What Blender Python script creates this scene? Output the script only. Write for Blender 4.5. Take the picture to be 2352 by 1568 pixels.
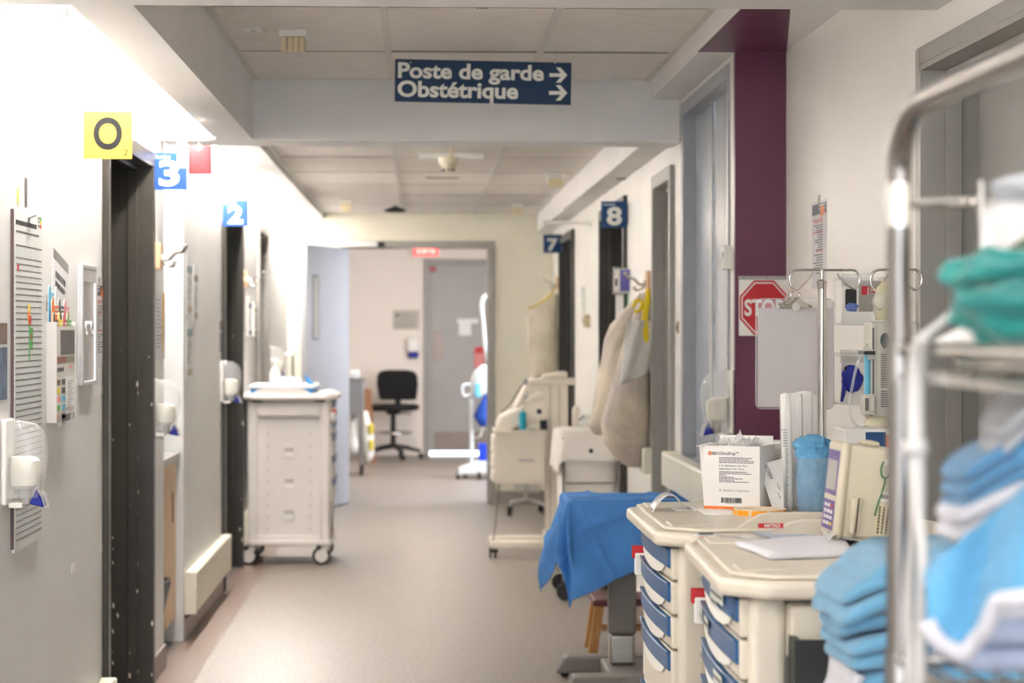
import bpy, bmesh, math, random
from mathutils import Vector, Matrix, noise
for o in list(bpy.data.objects): bpy.data.objects.remove(o)
random.seed(7)
SC = bpy.context.scene
COL = SC.collection
R = math.radians
# ---------------------------------------------------------------- camera
CZ, F, VPX, HY = 1.44, 5000.0, 965.0, 755.0
TH = math.atan((1176 - VPX) / F)
cam = bpy.data.cameras.new('camera'); camo = bpy.data.objects.new('camera', cam); COL.objects.link(camo)
camo.location = (0, 0, CZ); camo.rotation_euler = (R(90), 0, -TH)
cam.sensor_width = 36; cam.lens = F / 2352 * 36; cam.shift_y = -(784 - HY) / 2352
cam.clip_start = .05
cam.dof.use_dof = True; cam.dof.focus_distance = 5.3; cam.dof.aperture_fstop = 5.2
SC.camera = camo
def ray(px, py):
    xc, yc = (px - 1176) / F, -(py - HY) / F
    s, c = math.sin(TH), math.cos(TH)
    return Vector((s + xc * c, c - xc * s, yc))
def PX(px, py, X=None, Y=None, Z=None):
    d = ray(px, py)
    t = X / d.x if X is not None else Y / d.y if Y is not None else (Z - CZ) / d.z
    return Vector((d.x * t, d.y * t, CZ + d.z * t))
def yX(px, X): return PX(px, HY, X=X).y
def xY(px, Y): return PX(px, HY, Y=Y).x
def zY(py, Y, px=1000): return PX(px, py, Y=Y).z
# ---------------------------------------------------------------- world and exposure
w = bpy.data.worlds.new('daylight'); SC.world = w; w.use_nodes = True
w.node_tree.nodes['Background'].inputs[0].default_value = (.86, .93, 1, 1)
w.node_tree.nodes['Background'].inputs[1].default_value = .9
SC.view_settings.view_transform = 'Standard'; SC.view_settings.look = 'None'
SC.view_settings.exposure = 3.14; SC.view_settings.gamma = 1; SC.view_settings.use_curve_mapping = False
TUBE_E, TUBE2_E, ADDED_PANEL_E, FAR_E, DAY_E = 13.5, 22, 1.1, 3.2, 3.0
# ---------------------------------------------------------------- materials
def lin(c):
    c = c / 255
    return c / 12.92 if c <= .04045 else ((c + .055) / 1.055) ** 2.4
MATS = {}
def mat(name, rgb, rough=.5, metal=0, var=0, vscale=8, bump=0, bscale=60, alpha=1, emit=0, trans=0, rgb2=None, coat=0, ior=1.45, sheen=0, detail=4, stretch=None, emap=None):
    if name in MATS: return MATS[name]
    m = bpy.data.materials.new(name); m.use_nodes = True; MATS[name] = m
    nt = m.node_tree; p = nt.nodes['Principled BSDF']
    c = tuple(lin(v) for v in rgb) + (1,)
    p.inputs['Base Color'].default_value = c
    p.inputs['Roughness'].default_value = rough; p.inputs['Metallic'].default_value = metal
    p.inputs['IOR'].default_value = ior
    p.inputs['Alpha'].default_value = alpha; p.inputs['Transmission Weight'].default_value = trans
    p.inputs['Coat Weight'].default_value = coat; p.inputs['Sheen Weight'].default_value = sheen
    if emit:
        p.inputs['Emission Color'].default_value = c if emap is None else tuple(lin(v) for v in emap) + (1,)
        p.inputs['Emission Strength'].default_value = emit
    if var or rgb2 or bump:
        tc = nt.nodes.new('ShaderNodeTexCoord'); mp = nt.nodes.new('ShaderNodeMapping')
        if stretch: mp.inputs['Scale'].default_value = stretch
        nt.links.new(tc.outputs['Object'], mp.inputs['Vector'])
    if var or rgb2:
        n = nt.nodes.new('ShaderNodeTexNoise'); n.inputs['Scale'].default_value = vscale; n.inputs['Detail'].default_value = detail
        nt.links.new(mp.outputs[0], n.inputs['Vector'])
        r = nt.nodes.new('ShaderNodeValToRGB')
        if rgb2: c0, c1 = c, tuple(lin(v) for v in rgb2) + (1,)
        else:
            c0 = tuple(max(0, v * (1 - var)) for v in c[:3]) + (1,); c1 = tuple(min(1, v * (1 + var)) for v in c[:3]) + (1,)
        r.color_ramp.elements[0].color = c0; r.color_ramp.elements[1].color = c1
        r.color_ramp.elements[0].position = .35; r.color_ramp.elements[1].position = .65
        nt.links.new(n.outputs['Fac'], r.inputs['Fac']); nt.links.new(r.outputs[0], p.inputs['Base Color'])
    if bump:
        n2 = nt.nodes.new('ShaderNodeTexNoise'); n2.inputs['Scale'].default_value = bscale; n2.inputs['Detail'].default_value = 3
        nt.links.new(mp.outputs[0], n2.inputs['Vector'])
        b = nt.nodes.new('ShaderNodeBump'); b.inputs['Strength'].default_value = bump; b.inputs['Distance'].default_value = .01
        nt.links.new(n2.outputs['Fac'], b.inputs['Height']); nt.links.new(b.outputs[0], p.inputs['Normal'])
    return m
W_L = mat('wall_paint_cool', (222, 221, 219), .42, var=.025, vscale=2, bump=.06, bscale=45)
W_R = mat('wall_paint_warm', (236, 233, 227), .42, var=.025, vscale=2, bump=.06, bscale=45)
W_E = mat('wall_paint_cream', (226, 220, 203), .5, var=.02, vscale=2, bump=.05)
W_F = mat('wall_paint_rose', (238, 228, 217), .6, var=.02, vscale=2)
SOF = mat('soffit_paint', (236, 233, 231), .55, var=.02, vscale=2, bump=.04, bscale=50)
PURP = mat('purple_paint', (98, 44, 72), .38, var=.06, vscale=3, bump=.03)
TILE = mat('ceiling_tile', (236, 229, 222), .9, var=.03, vscale=12, bump=.25, bscale=220)
TBAR = mat('grid_metal', (222, 216, 208), .5, var=.02)
VOID = mat('plenum_dark', (60, 56, 52), .9, var=.1)
DARKF = mat('dark_frame_paint', (58, 54, 47), .32, var=.08, vscale=6, bump=.05, bscale=40)
GREYF = mat('grey_frame_paint', (158, 154, 148), .4, var=.03, vscale=6)
GREYD = mat('grey_door_paint', (168, 166, 163), .42, var=.03, vscale=4)
BLUEG = mat('blue_grey_door', (166, 167, 171), .4, var=.03, vscale=4)
BASE = mat('cove_base', (148, 135, 128), .45, var=.06, vscale=8)
CREAM = mat('cream_bumper', (232, 226, 208), .38, var=.02)
WHITE = mat('white_plastic', (238, 236, 230), .35, var=.015)
WPAP = mat('wall_notice_paper', (216, 214, 215), .7, var=.015)
PAPER = mat('white_paper', (236, 235, 232), .7, var=.015)
INK = mat('black_ink', (40, 38, 38), .7, var=.05)
GREYINK = mat('grey_ink', (120, 118, 116), .7, var=.05)
PURPLE_INK = mat('violet_ink', (82, 66, 92), .7, var=.05)
CHROME = mat('chrome', (214, 210, 205), .14, 1, var=.04, vscale=20)
STEEL = mat('brushed_steel', (188, 186, 182), .3, 1, var=.05, vscale=30)
RUBBER = mat('black_rubber', (34, 33, 33), .6, var=.1)
BLACKP = mat('black_plastic', (28, 28, 28), .4, var=.1)
GREYP = mat('grey_plastic', (176, 172, 168), .4, var=.03)
DISP = mat('dispenser_cover', (232, 232, 230), .1, alpha=.24, coat=.8, var=.02)
CLEAR = mat('clear_plastic', (236, 236, 234), .08, alpha=.30, coat=1, var=.02)
FILM = mat('clear_film', (240, 240, 238), .1, alpha=.42, coat=1, var=.03, bump=.4, bscale=40)
BEIGE = mat('beige_cart_plastic', (216, 207, 191), .36, var=.015, vscale=4, bump=.04, bscale=300)
GREYW = mat('pale_cart_plastic', (230, 223, 217), .4, var=.015, vscale=4)
BLUEH = mat('blue_handle', (40, 88, 138), .38, var=.05, coat=.15)
LEVER = mat('blue_lever', (22, 34, 140), .3, var=.05)
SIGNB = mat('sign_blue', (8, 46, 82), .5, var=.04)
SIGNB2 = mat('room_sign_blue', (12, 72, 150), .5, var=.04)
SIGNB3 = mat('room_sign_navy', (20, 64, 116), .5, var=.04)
LETW = mat('sign_white', (226, 224, 216), .45, var=.01)
RED = mat('red_paint', (196, 30, 40), .4, var=.05)
WOOD = mat('warm_wood', (196, 148, 104), .45, rgb2=(176, 124, 80), vscale=6, stretch=(8, 8, 1))
WOODP = mat('pale_wood', (214, 178, 140), .45, rgb2=(226, 194, 156), vscale=8, stretch=(1, 8, 1))
GREEN = mat('green_print', (96, 168, 96), .5, var=.05)
YELLOW = mat('yellow_print', (226, 206, 62), .5, var=.05)
ORANGE = mat('orange_print', (232, 122, 48), .5, var=.05)
PINK = mat('pink_print', (222, 140, 140), .5, var=.05)
SKYB = mat('light_blue_print', (108, 184, 214), .5, var=.05)
BROWN = mat('brown_print', (118, 98, 60), .5, var=.05)
DGREY = mat('dark_grey_print', (104, 100, 98), .5, var=.05)
# ---------------------------------------------------------------- mesh helpers
class B:
    def __init__(s): s.v = []; s.f = []
    def add(s, vs, fs):
        n = len(s.v); s.v += [tuple(p) for p in vs]; s.f += [tuple(i + n for i in f) for f in fs]; return s
    def box(s, x0, x1, y0, y1, z0, z1):
        x0, x1 = sorted((x0, x1)); y0, y1 = sorted((y0, y1)); z0, z1 = sorted((z0, z1))
        vs = [(x, y, z) for z in (z0, z1) for y in (y0, y1) for x in (x0, x1)]
        return s.add(vs, [(0, 2, 3, 1), (4, 5, 7, 6), (0, 1, 5, 4), (2, 6, 7, 3), (0, 4, 6, 2), (1, 3, 7, 5)])
    def quad(s, *p): return s.add(p, [tuple(range(len(p)))])
    def prism(s, poly, vec):
        n = len(poly); vec = Vector(vec); a = [Vector(p) for p in poly]; b = [p + vec for p in a]
        nrm = Vector((0, 0, 0))
        for i in range(n): nrm += a[i].cross(a[(i + 1) % n])
        if nrm.dot(vec) > 0: a, b = b, a
        fs = [tuple(range(n)), tuple(range(2 * n - 1, n - 1, -1))] + [(i, n + i, n + (i + 1) % n, (i + 1) % n) for i in range(n)]
        return s.add(a + b, fs)
    def tube(s, pts, r, n=8, cap=True, close=False):
        pts = [Vector(p) for p in pts]; m = len(pts)
        rs = list(r) if isinstance(r, (list, tuple)) else [r] * m
        if 4 <= m <= 13 and not close:
            P, Q = [], []
            for i in range(m - 1):
                a, b_, c, d_ = pts[max(i - 1, 0)], pts[i], pts[i + 1], pts[min(i + 2, m - 1)]
                for k in range(4):
                    u = k / 4
                    P.append(.5 * (2 * b_ + (c - a) * u + (2 * a - 5 * b_ + 4 * c - d_) * u * u + (3 * b_ - a - 3 * c + d_) * u ** 3)); Q.append(rs[i] + (rs[i + 1] - rs[i]) * u)
            pts, rs = P + [pts[-1]], Q + [rs[-1]]; m = len(pts)
        vs = []; up = None
        for i, p in enumerate(pts):
            if close: d = (pts[(i + 1) % m] - pts[i - 1])
            else: d = pts[min(i + 1, m - 1)] - pts[max(i - 1, 0)]
            d.normalize()
            if up is None:
                up = Vector((0, 0, 1)) if abs(d.z) < .9 else Vector((1, 0, 0))
            u = d.cross(up)
            if u.length < 1e-5: u = d.cross(Vector((0, 1, 0)))
            u.normalize(); vv = u.cross(d).normalized(); up = vv
            for k in range(n):
                a = 2 * math.pi * k / n
                vs.append(p + (u * math.cos(a) + vv * math.sin(a)) * rs[i])
        fs = []
        for i in range(m if close else m - 1):
            j = (i + 1) % m
            for k in range(n):
                k2 = (k + 1) % n
                fs.append((i * n + k, i * n + k2, j * n + k2, j * n + k))
        if cap and not close:
            fs.append(tuple(range(n - 1, -1, -1))); fs.append(tuple((m - 1) * n + k for k in range(n)))
        return s.add(vs, fs)
    def cyl(s, p0, p1, r, n=16, r2=None): return s.tube([p0, p1], [r, r if r2 is None else r2], n)
    def loft(s, secs, n=20, cap=True, wr=0, seed=0, p=2.0):
        # secs: (z, cx, cy, rx, ry)
        vs = []
        for i, (z, cx, cy, rx, ry) in enumerate(secs):
            for k in range(n):
                a = 2 * math.pi * k / n
                ca, sa = math.cos(a), math.sin(a)
                x = math.copysign(abs(ca) ** (2 / p), ca); y = math.copysign(abs(sa) ** (2 / p), sa)
                q = 1 + wr * noise.noise(Vector((ca * 2.2, sa * 2.2, z * 7 + seed * 13)))
                vs.append((cx + x * rx * q, cy + y * ry * q, z))
        fs = []
        for i in range(len(secs) - 1):
            for k in range(n):
                k2 = (k + 1) % n
                fs.append((i * n + k, i * n + k2, (i + 1) * n + k2, (i + 1) * n + k))
        if cap:
            fs.append(tuple(range(n - 1, -1, -1))); m = (len(secs) - 1) * n; fs.append(tuple(m + k for k in range(n)))
        return s.add(vs, fs)
    def grid(s, fn, nu, nv):
        vs = [fn(i / nu, j / nv) for j in range(nv + 1) for i in range(nu + 1)]
        fs = [(j * (nu + 1) + i, j * (nu + 1) + i + 1, (j + 1) * (nu + 1) + i + 1, (j + 1) * (nu + 1) + i) for j in range(nv) for i in range(nu)]
        return s.add(vs, fs)
    def xf(s, M):
        s.v = [tuple(M @ Vector(p)) for p in s.v]; return s
    def build(s, name, m, parent=None, world=True, bevel=0, seg=2, smooth=False, solid=0, sub=0, origin=True):
        me = bpy.data.meshes.new(name)
        off = Vector((0, 0, 0)); o = bpy.data.objects.new(name, me)
        if parent is not None:
            if world:
                rt = parent
                while rt is not None: off += rt.location; rt = rt.parent
            o.parent = parent
        elif origin and world:
            xs = [p[0] for p in s.v]; ys = [p[1] for p in s.v]
            off = Vector(((min(xs) + max(xs)) / 2, (min(ys) + max(ys)) / 2, min(p[2] for p in s.v)))
            o.location = off
        me.from_pydata([tuple(Vector(p) - off) for p in s.v], [], s.f); me.update()
        me.materials.append(m)
        COL.objects.link(o)
        if smooth:
            for f in me.polygons: f.use_smooth = True
            if smooth != 'all':
                try: me.set_sharp_from_angle(angle=R(40))
                except Exception: pass
        if sub:
            md = o.modifiers.new('subdivision', 'SUBSURF'); md.levels = md.render_levels = sub
        if solid:
            md = o.modifiers.new('thickness', 'SOLIDIFY'); md.thickness = solid; md.offset = 0
        if bevel:
            md = o.modifiers.new('bevel', 'BEVEL'); md.width = bevel; md.segments = seg; md.limit_method = 'ANGLE'; md.angle_limit = R(40)
            md.harden_normals = False
            for f in me.polygons: f.use_smooth = True
            try: me.set_sharp_from_angle(angle=R(40))
            except Exception: pass
        return o
def tag(o, label, cat=None, group=None, kind=None):
    if label: o['label'] = label
    if cat: o['category'] = cat
    if group: o['group'] = group
    if kind: o['kind'] = kind
    return o
def thing(name, label, cat, loc, rz=0, group=None):
    o = bpy.data.objects.new(name, None); COL.objects.link(o); o.empty_display_size = .05
    o.location = loc; o.rotation_euler = (0, 0, rz)
    return tag(o, label, cat, group)
def struct(o): o['kind'] = 'structure'; return o
def dup(o, parent=None):
    c = o.copy(); COL.objects.link(c)
    if parent is not None: c.parent = parent
    for ch in list(o.children): dup(ch, c)
    return c
def text(s, w_, h_, m, parent, center, rot, bold=0, name='lettering', thick=.0004, local=False):
    """flat lettering fitted to w_ x h_ metres, world centre"""
    cu = bpy.data.curves.new('t', 'FONT'); cu.body = s; cu.resolution_u = 6; cu.offset = bold; cu.extrude = 0
    cu.fill_mode = 'FRONT'
    ob = bpy.data.objects.new('t', cu); COL.objects.link(ob)
    dg = bpy.context.evaluated_depsgraph_get(); dg.update()
    me = bpy.data.meshes.new_from_object(ob.evaluated_get(dg)); bpy.data.objects.remove(ob); bpy.data.curves.remove(cu)
    xs = [v.co.x for v in me.vertices]; ys = [v.co.y for v in me.vertices]
    x0, x1, y0, y1 = min(xs), max(xs), min(ys), max(ys)
    sx = w_ / (x1 - x0); sy = h_ / (y1 - y0) if h_ else sx
    off = Vector((0, 0, 0)); rt = None if local else parent
    while rt is not None: off += rt.location; rt = rt.parent
    from mathutils import Euler
    Mr = Euler(rot).to_matrix()
    for v in me.vertices:
        v.co = Mr @ Vector(((v.co.x - (x0 + x1) / 2) * sx, (v.co.y - (y0 + y1) / 2) * sy, thick)) + Vector(center) - off
    me.materials.append(m); me.name = name
    o = bpy.data.objects.new(name, me); COL.objects.link(o); o.parent = parent
    return o
FRONT, LEFTW, RIGHTW = (R(90), 0, 0), (R(90), 0, R(90)), (R(90), 0, R(-90))
# ================================================================ the setting
XL, XR, XR2 = -1.09, 1.10, 1.28
YH, YE, YF = 9.17, 18.0, 24.8
ZC1, ZC2 = 2.49, 2.40
# door openings in Y
DL = [(7.57, 8.79), (12.06, 13.23), (14.61, 15.48)]
ALC = (9.32, 10.09)
DR = [(9.43, 10.09), (11.58, 13.1), (15.5, 16.92)]
WIN = (7.72, 9.09)
DN = (4.35, 5.44)
# floor
fm = mat('vinyl_floor', (152, 144, 135), .42, rgb2=(137, 128, 119), vscale=50, detail=8)
n = fm.node_tree
def floor_extra():
    # larger soft mottling on top of the fine chips
    p = n.nodes['Principled BSDF']; src = p.inputs['Base Color'].links[0].from_socket
    t = n.nodes.new('ShaderNodeTexNoise'); t.inputs['Scale'].default_value = 130; t.inputs['Detail'].default_value = 2
    tc = n.nodes.new('ShaderNodeTexCoord'); n.links.new(tc.outputs['Object'], t.inputs['Vector'])
    rp = n.nodes.new('ShaderNodeValToRGB'); rp.color_ramp.elements[0].position = .38; rp.color_ramp.elements[1].position = .5
    rp.color_ramp.elements[0].color = (.5, .48, .46, 1); rp.color_ramp.elements[1].color = (1, 1, 1, 1)
    n.links.new(t.outputs['Fac'], rp.inputs['Fac'])
    mx = n.nodes.new('ShaderNodeMix'); mx.data_type = 'RGBA'; mx.blend_type = 'MULTIPLY'; mx.inputs[0].default_value = .9
    n.links.new(src, mx.inputs[6]); n.links.new(rp.outputs[0], mx.inputs[7]); n.links.new(mx.outputs[2], p.inputs['Base Color'])
floor_extra()
FLOOR = struct(B().box(-3.2, 3.2, -3, YF + .02, -.1, 0).build('floor', fm, origin=False))
BORD = mat('floor_border_vinyl', (146, 126, 116), .32, rgb2=(132, 112, 103), vscale=70, detail=8, coat=.15)
B().box(XL, -.925, -3, YE, 0, .0012).build('floor_border', BORD, FLOOR)
B().box(.935, XR, 9.1, YE, 0, .0012).build('floor_border', BORD, FLOOR)
# walls ---------------------------------------------------------
T = .146
def wall_y(name, X, side, spans, z1, m, opens):
    """wall in plane X (corridor face), thickness away from the corridor; side -1 left, +1 right"""
    b = B()
    for (y0, y1, z0, zz1) in spans: b.box(X, X + side * T, y0, y1, z0, zz1)
    return struct(b.build(name, m, origin=False))
DH = 2.10
def spans(y0, y1, ops, z1=2.62):
    r = []; y = y0
    for (a, b_, zb, zt) in sorted(ops):
        r.append((y, a, 0, z1)); r.append((a, b_, zt, z1))
        if zb > 0: r.append((a, b_, 0, zb))
        y = b_
    r.append((y, y1, 0, z1)); return r
wl = wall_y('wall_left', XL, -1, spans(-3, YE, [(a, b_, 0, DH) for a, b_ in DL] + [(ALC[0], ALC[1], 0, 2.62)]), 2.6, W_L, None)
wr = wall_y('wall_right', XR, 1, spans(7.6, YE, [(a, b_, 0, DH) for a, b_ in DR] + [(WIN[0], WIN[1], .9, 2.37)]), 2.6, W_R, None)
wn = wall_y('wall_right_near', XR2, 1, spans(-3, 7.59, [(DN[0], DN[1], 0, DH + .01)]), 2.6, W_R, None)
pu = struct(B().box(XR + .0, XR2 + T, 7.57, 7.6, 0, 2.408).build('wall_purple', PURP, origin=False))
# side rooms behind the open doors
def room(name, xa, xb, y0, y1):
    b = B(); t = .05
    b.box(xa, xb, y0 - t, y0, 0, 2.6); b.box(xa, xb, y1, y1 + t, 0, 2.6)
    xo = xb; b.box(xo - t / 2, xo + t / 2, y0 - t, y1 + t, 0, 2.6); b.box(xa, xb, y0, y1, 2.6, 2.65)
    return struct(b.build(name, W_L, origin=False))
for i, (a, b_) in enumerate(DL): room('wall_room_left_%d' % (i + 1), XL - T, XL - T - 1.9, a - (.1 if i else .8), b_ + .1)
for i, (a, b_) in enumerate(DR): room('wall_room_right_%d' % (i + 1), XR + T, XR + T + 1.9, a - .1, b_ + .1)
alc = B(); alc.box(XL - .62, XL - T, ALC[0] - .05, ALC[0], 0, 2.6); alc.box(XL - .62, XL - T, ALC[1], ALC[1] + .05, 0, 2.6); alc.box(XL - .67, XL - .62, ALC[0] - .05, ALC[1] + .05, 0, 2.6)
struct(alc.build('wall_alcove', W_L, origin=False))
# end wall with its door opening
EX0, EX1 = xY(800, YE), xY(1120, YE); EZ = zY(570, YE)
e = B(); e.box(-2.6, EX0, YE, YE + .14, 0, 2.62); e.box(EX1, 2.6, YE, YE + .14, 0, 2.62); e.box(EX0, EX1, YE, YE + .14, EZ, 2.62)
struct(e.build('wall_end', W_E, origin=False))
# far room
FX0, FX1 = xY(985, YF), xY(985, YF) + .98
FZ = zY(607, YF)
f = B(); f.box(-2.6, FX0, YF, YF + .14, 0, 2.62); f.box(FX1, 2.6, YF, YF + .14, 0, 2.62); f.box(FX0, FX1, YF, YF + .14, FZ, 2.62)
struct(f.build('wall_far', W_F, origin=False))
f = B(); f.box(-2.6, -2.5, YE + .14, YF, 0, 2.62)
struct(f.build('wall_far_left', W_F, origin=False))
f = B(); f.box(2.5, 2.6, YE + .14, YF, 0, .9); f.box(2.5, 2.6, YE + .14, YF, 2.2, 2.62); f.box(2.5, 2.6, YE + .14, 18.7, .9, 2.2); f.box(2.5, 2.6, 20.6, YF, .9, 2.2)
struct(f.build('wall_far_right', W_F, origin=False))
struct(B().box(-2.6, 2.6, YE, YF + .14, 2.6, 2.7).build('ceiling_far', TILE, origin=False))
SKY = mat('daylit_glass', (226, 234, 250), .2, emit=DAY_E, var=.02)
wf = struct(B().box(2.54, 2.56, 18.7, 20.6, .9, 2.2).build('window_2', SKY, origin=False))
B().box(2.5, 2.56, 19.62, 19.68, .9, 2.2).build('window_frame', WHITE, wf)
# ceilings -------------------------------------------------------
ceil = struct(B().box(XL - .1, XR2 + .2, -3, 5.0, ZC1 + .02, ZC1 + .2).build('ceiling', SOF, origin=False))
struct(B().box(XL - .1, XR2 + .2, 5.0, YH, ZC1 + .035, ZC1 + .2).build('ceiling_1', VOID, origin=False))
struct(B().box(XL - .1, XR2 + .2, 9.45, YE, ZC2 + .05, ZC2 + .3).build('ceiling_2', VOID, origin=False))
c1, c2 = bpy.data.objects['ceiling_1'], bpy.data.objects['ceiling_2']
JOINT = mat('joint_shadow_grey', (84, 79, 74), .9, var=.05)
def tiles(parent, xs, ys, z, gap):
    for i in range(len(xs) - 1):
        for j in range(len(ys) - 1):
            dz = random.uniform(0, .003)
            B().box(xs[i] + .012, xs[i + 1] - .012, ys[j] + (.014 if j else 0), ys[j + 1] - .014, z - dz, z + .016).build('ceiling_tile', TILE, parent)
    for x in xs[1:-1]: B().box(x - .0125, x + .0125, ys[0], ys[-1], z - .006, z + .004).build('grid_bar', TBAR, parent)
    for y in ys[1:-1]: B().box(xs[0], xs[-1], y - .014, y + .014, z - .001, z + .014).build('cross_piece', JOINT, parent)  # dark strip in each cross joint paints in the shadow gap
    B().box(xs[0], xs[0] + .025, ys[0], ys[-1], z - .004, z + .012).build('edge_angle', TBAR, parent)
    B().box(xs[-1] - .025, xs[-1], ys[0], ys[-1], z - .004, z + .012).build('edge_angle', TBAR, parent)
SX1, SX1b, SX2, SX2b, RX = -.70, -.85, -.80, -.99, .97
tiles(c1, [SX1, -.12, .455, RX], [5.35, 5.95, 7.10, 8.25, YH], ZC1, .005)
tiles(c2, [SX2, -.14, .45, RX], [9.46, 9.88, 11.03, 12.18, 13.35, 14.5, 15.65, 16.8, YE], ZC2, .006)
# beams and soffits
struct(B().box(XL, XR2, 5.08, 5.35, 2.23, 2.6).build('trim_near_beam', SOF, origin=False))
struct(B().box(XL, XR, YH, 9.45, 2.23, 2.6).build('trim_header_beam', SOF, bevel=.006, origin=False))
struct(B().box(SX1b, SX1, -3, 5.08, 2.23, 2.6).build('trim_valance_near', SOF, origin=False))
struct(B().box(SX1b, SX1, 5.35, YH, 2.23, 2.6).build('trim_valance_bay', SOF, origin=False))
struct(B().box(SX2b, SX2, 9.45, YE, 2.35, 2.5).build('trim_valance_far', SOF, origin=False))
struct(B().box(XL, SX1b, 5.35, YH, ZC1 + .01, ZC1 + .03).build('trim_cove_top', WHITE, origin=False))
struct(B().box(XL, SX2b, 9.45, YE, 2.42, 2.44).build('trim_cove_top_far', WHITE, origin=False))
struct(B().box(RX, XR, 7.58, YH, 2.405, 2.55).build('trim_soffit_right', SOF, origin=False))
struct(B().box(RX, XR2, 5.35, 7.58, 2.409, 2.55).build('trim_soffit_right_near', SOF, origin=False))
pp = [(RX + .0, 7.58), (XR2, 7.58), (xY(1815, 6.75), 6.75), (RX, 6.75), ]
a1 = PX(1690, 20, Z=2.409)
struct(B().prism([(RX, 7.58, 2.4085), (1.283, 7.58, 2.4085), (xY(1815, 6.6), 6.6, 2.4085), (xY(1815, 5.9), 5.9, 2.4085), (RX, 5.9, 2.4085)], (0, 0, -.0015)).build('trim_soffit_purple', PURP, origin=False))
struct(B().box(RX, XR, 9.45, YE, 2.245, 2.5).build('trim_soffit_right_far', SOF, origin=False))
# cove fixtures and fluorescent tubes (the light of the corridor)
TUBE = mat('fluorescent_tube', (255, 250, 246), .3, emit=TUBE_E, var=.001)
TUBE2 = mat('fluorescent_tube_far', (255, 250, 246), .3, emit=TUBE2_E, var=.001)
def cove(lbl, x, z, y0, y1, xb, tm):
    t = thing('cove_lamp', lbl, 'lamp', (x, (y0 + y1) / 2, z - .03), group='fluorescent cove lamps')
    B().box(xb - .03, xb, y0, y1, z - .03, z + .03).build('housing', WHITE, t)
    B().cyl((x, y0 + .05, z), (x, y1 - .05, z), .014, 10).build('tube', tm, t)
    for y in (y0 + .03, y1 - .03): B().box(x - .012, xb - .02, y - .015, y + .015, z - .018, z + .018).build('socket', WHITE, t)
for i, (y0, y1) in enumerate(((5.45, 7.25), (7.3, 9.1))): cove('fluorescent tube hidden behind the valance by the %s door' % ('yellow oxygen sign at the' if not i else 'room three'), -.905, 2.34, y0, y1, SX1b, TUBE)
for i, (y0, y1) in enumerate(((9.6, 12.3), (12.4, 15.1), (15.2, 17.9))): cove('fluorescent tube in the narrow far cove ' + ('beside the header beam', 'above the room two door', 'beside the end wall')[i], -1.035, 2.385, y0, y1, SX2b, TUBE2)
for i, (y0, y1) in enumerate(((-1, 1.9), (2, 4.9))): cove('fluorescent tube behind the near valance ' + ('farther from the beam', 'up to the beam')[i], -.905, 2.34, y0, y1, SX1b, TUBE)
ADDED_PANEL = mat('added_troffer_diffuser', (255, 250, 246), .4, emit=ADDED_PANEL_E, var=.001)  # unseen ceiling panels added for extra light around the camera
PANELF = mat('troffer_diffuser_far', (255, 243, 230), .4, emit=FAR_E, var=.001)
def troffer(lbl, x, y, z, pm):
    t = thing('ceiling_light', lbl, 'lamp', (x, y, z - .03), group='ceiling troffers')
    fr = B(); fr.box(x - .31, x + .31, y - .62, y - .6, z - .03, z); fr.box(x - .31, x + .31, y + .6, y + .62, z - .03, z); fr.box(x - .31, x - .29, y - .6, y + .6, z - .03, z); fr.box(x + .29, x + .31, y - .6, y + .6, z - .03, z)
    fr.build('frame', WHITE, t); B().box(x - .29, x + .29, y - .6, y + .6, z - .018, z - .01).build('diffuser', pm, t)
troffer('added unseen troffer over the linen rack', .35, 1.2, ZC1 + .02, ADDED_PANEL)
troffer('added unseen troffer behind the linen rack', .35, -1.4, ZC1 + .02, ADDED_PANEL)
troffer('recessed troffer over the swivel chair room', .1, 21.6, 2.6, PANELF)
# baseboards and bumpers
def base_left(y0, y1): struct(B().box(XL, XL + .012, y0, y1, 0, .1).build('baseboard_left', BASE, origin=False))
for y0, y1 in ((-3, 7.5), (8.86, 9.32), (10.09, 12.0), (13.29, 14.55), (15.54, YE)): base_left(y0, y1)
for y0, y1 in ((7.6, 9.37), (10.15, 11.52), (13.16, 15.44), (16.98, YE)): struct(B().box(XR - .012, XR, y0, y1, 0, .1).build('baseboard_right', BASE, origin=False))
for a, b_ in ((-2.5, EX0 - .07), (EX1 + .07, XR - .012)): struct(B().box(max(a, XL + .012), b_, YE - .012, YE, 0, .1).build('baseboard_end', BASE, origin=False))
def bumper(name, x, sgn, y0, y1, z0, z1, d, lbl):
    t = thing(name, lbl, 'wall guard', (x, (y0 + y1) / 2, z0))
    B().box(x, x + sgn * d, y0 + .01, y1 - .01, z0, z1).build('rail', CREAM, t, bevel=.012, seg=3)
    for y in (y0, y1 - .012): B().box(x, x + sgn * (d + .002), y, y + .012, z0 - .002, z1 + .002).build('end_cap', CREAM, t, bevel=.006)
bumper('wall_bumper', XL, 1, 10.12, 11.98, .12, .315, .055, 'low cream wall bumper between the alcove and the room two door')
bumper('wall_bumper', XL, 1, 5.4, 7.48, .06, .25, .055, 'low cream wall bumper under the tall wall chart')
bumper('wall_bumper', XL, 1, 13.32, 14.52, .12, .315, .055, 'low cream wall bumper behind the pale supply cart')
bumper('wall_bumper', XR, -1, 7.75, 9.3, .77, .915, .065, 'cream rail running under the grey glazed window')
bumper('wall_bumper', XR, -1, 10.2, 11.45, .76, .88, .05, 'cream rail below the hanging mesh laundry bags')
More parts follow.
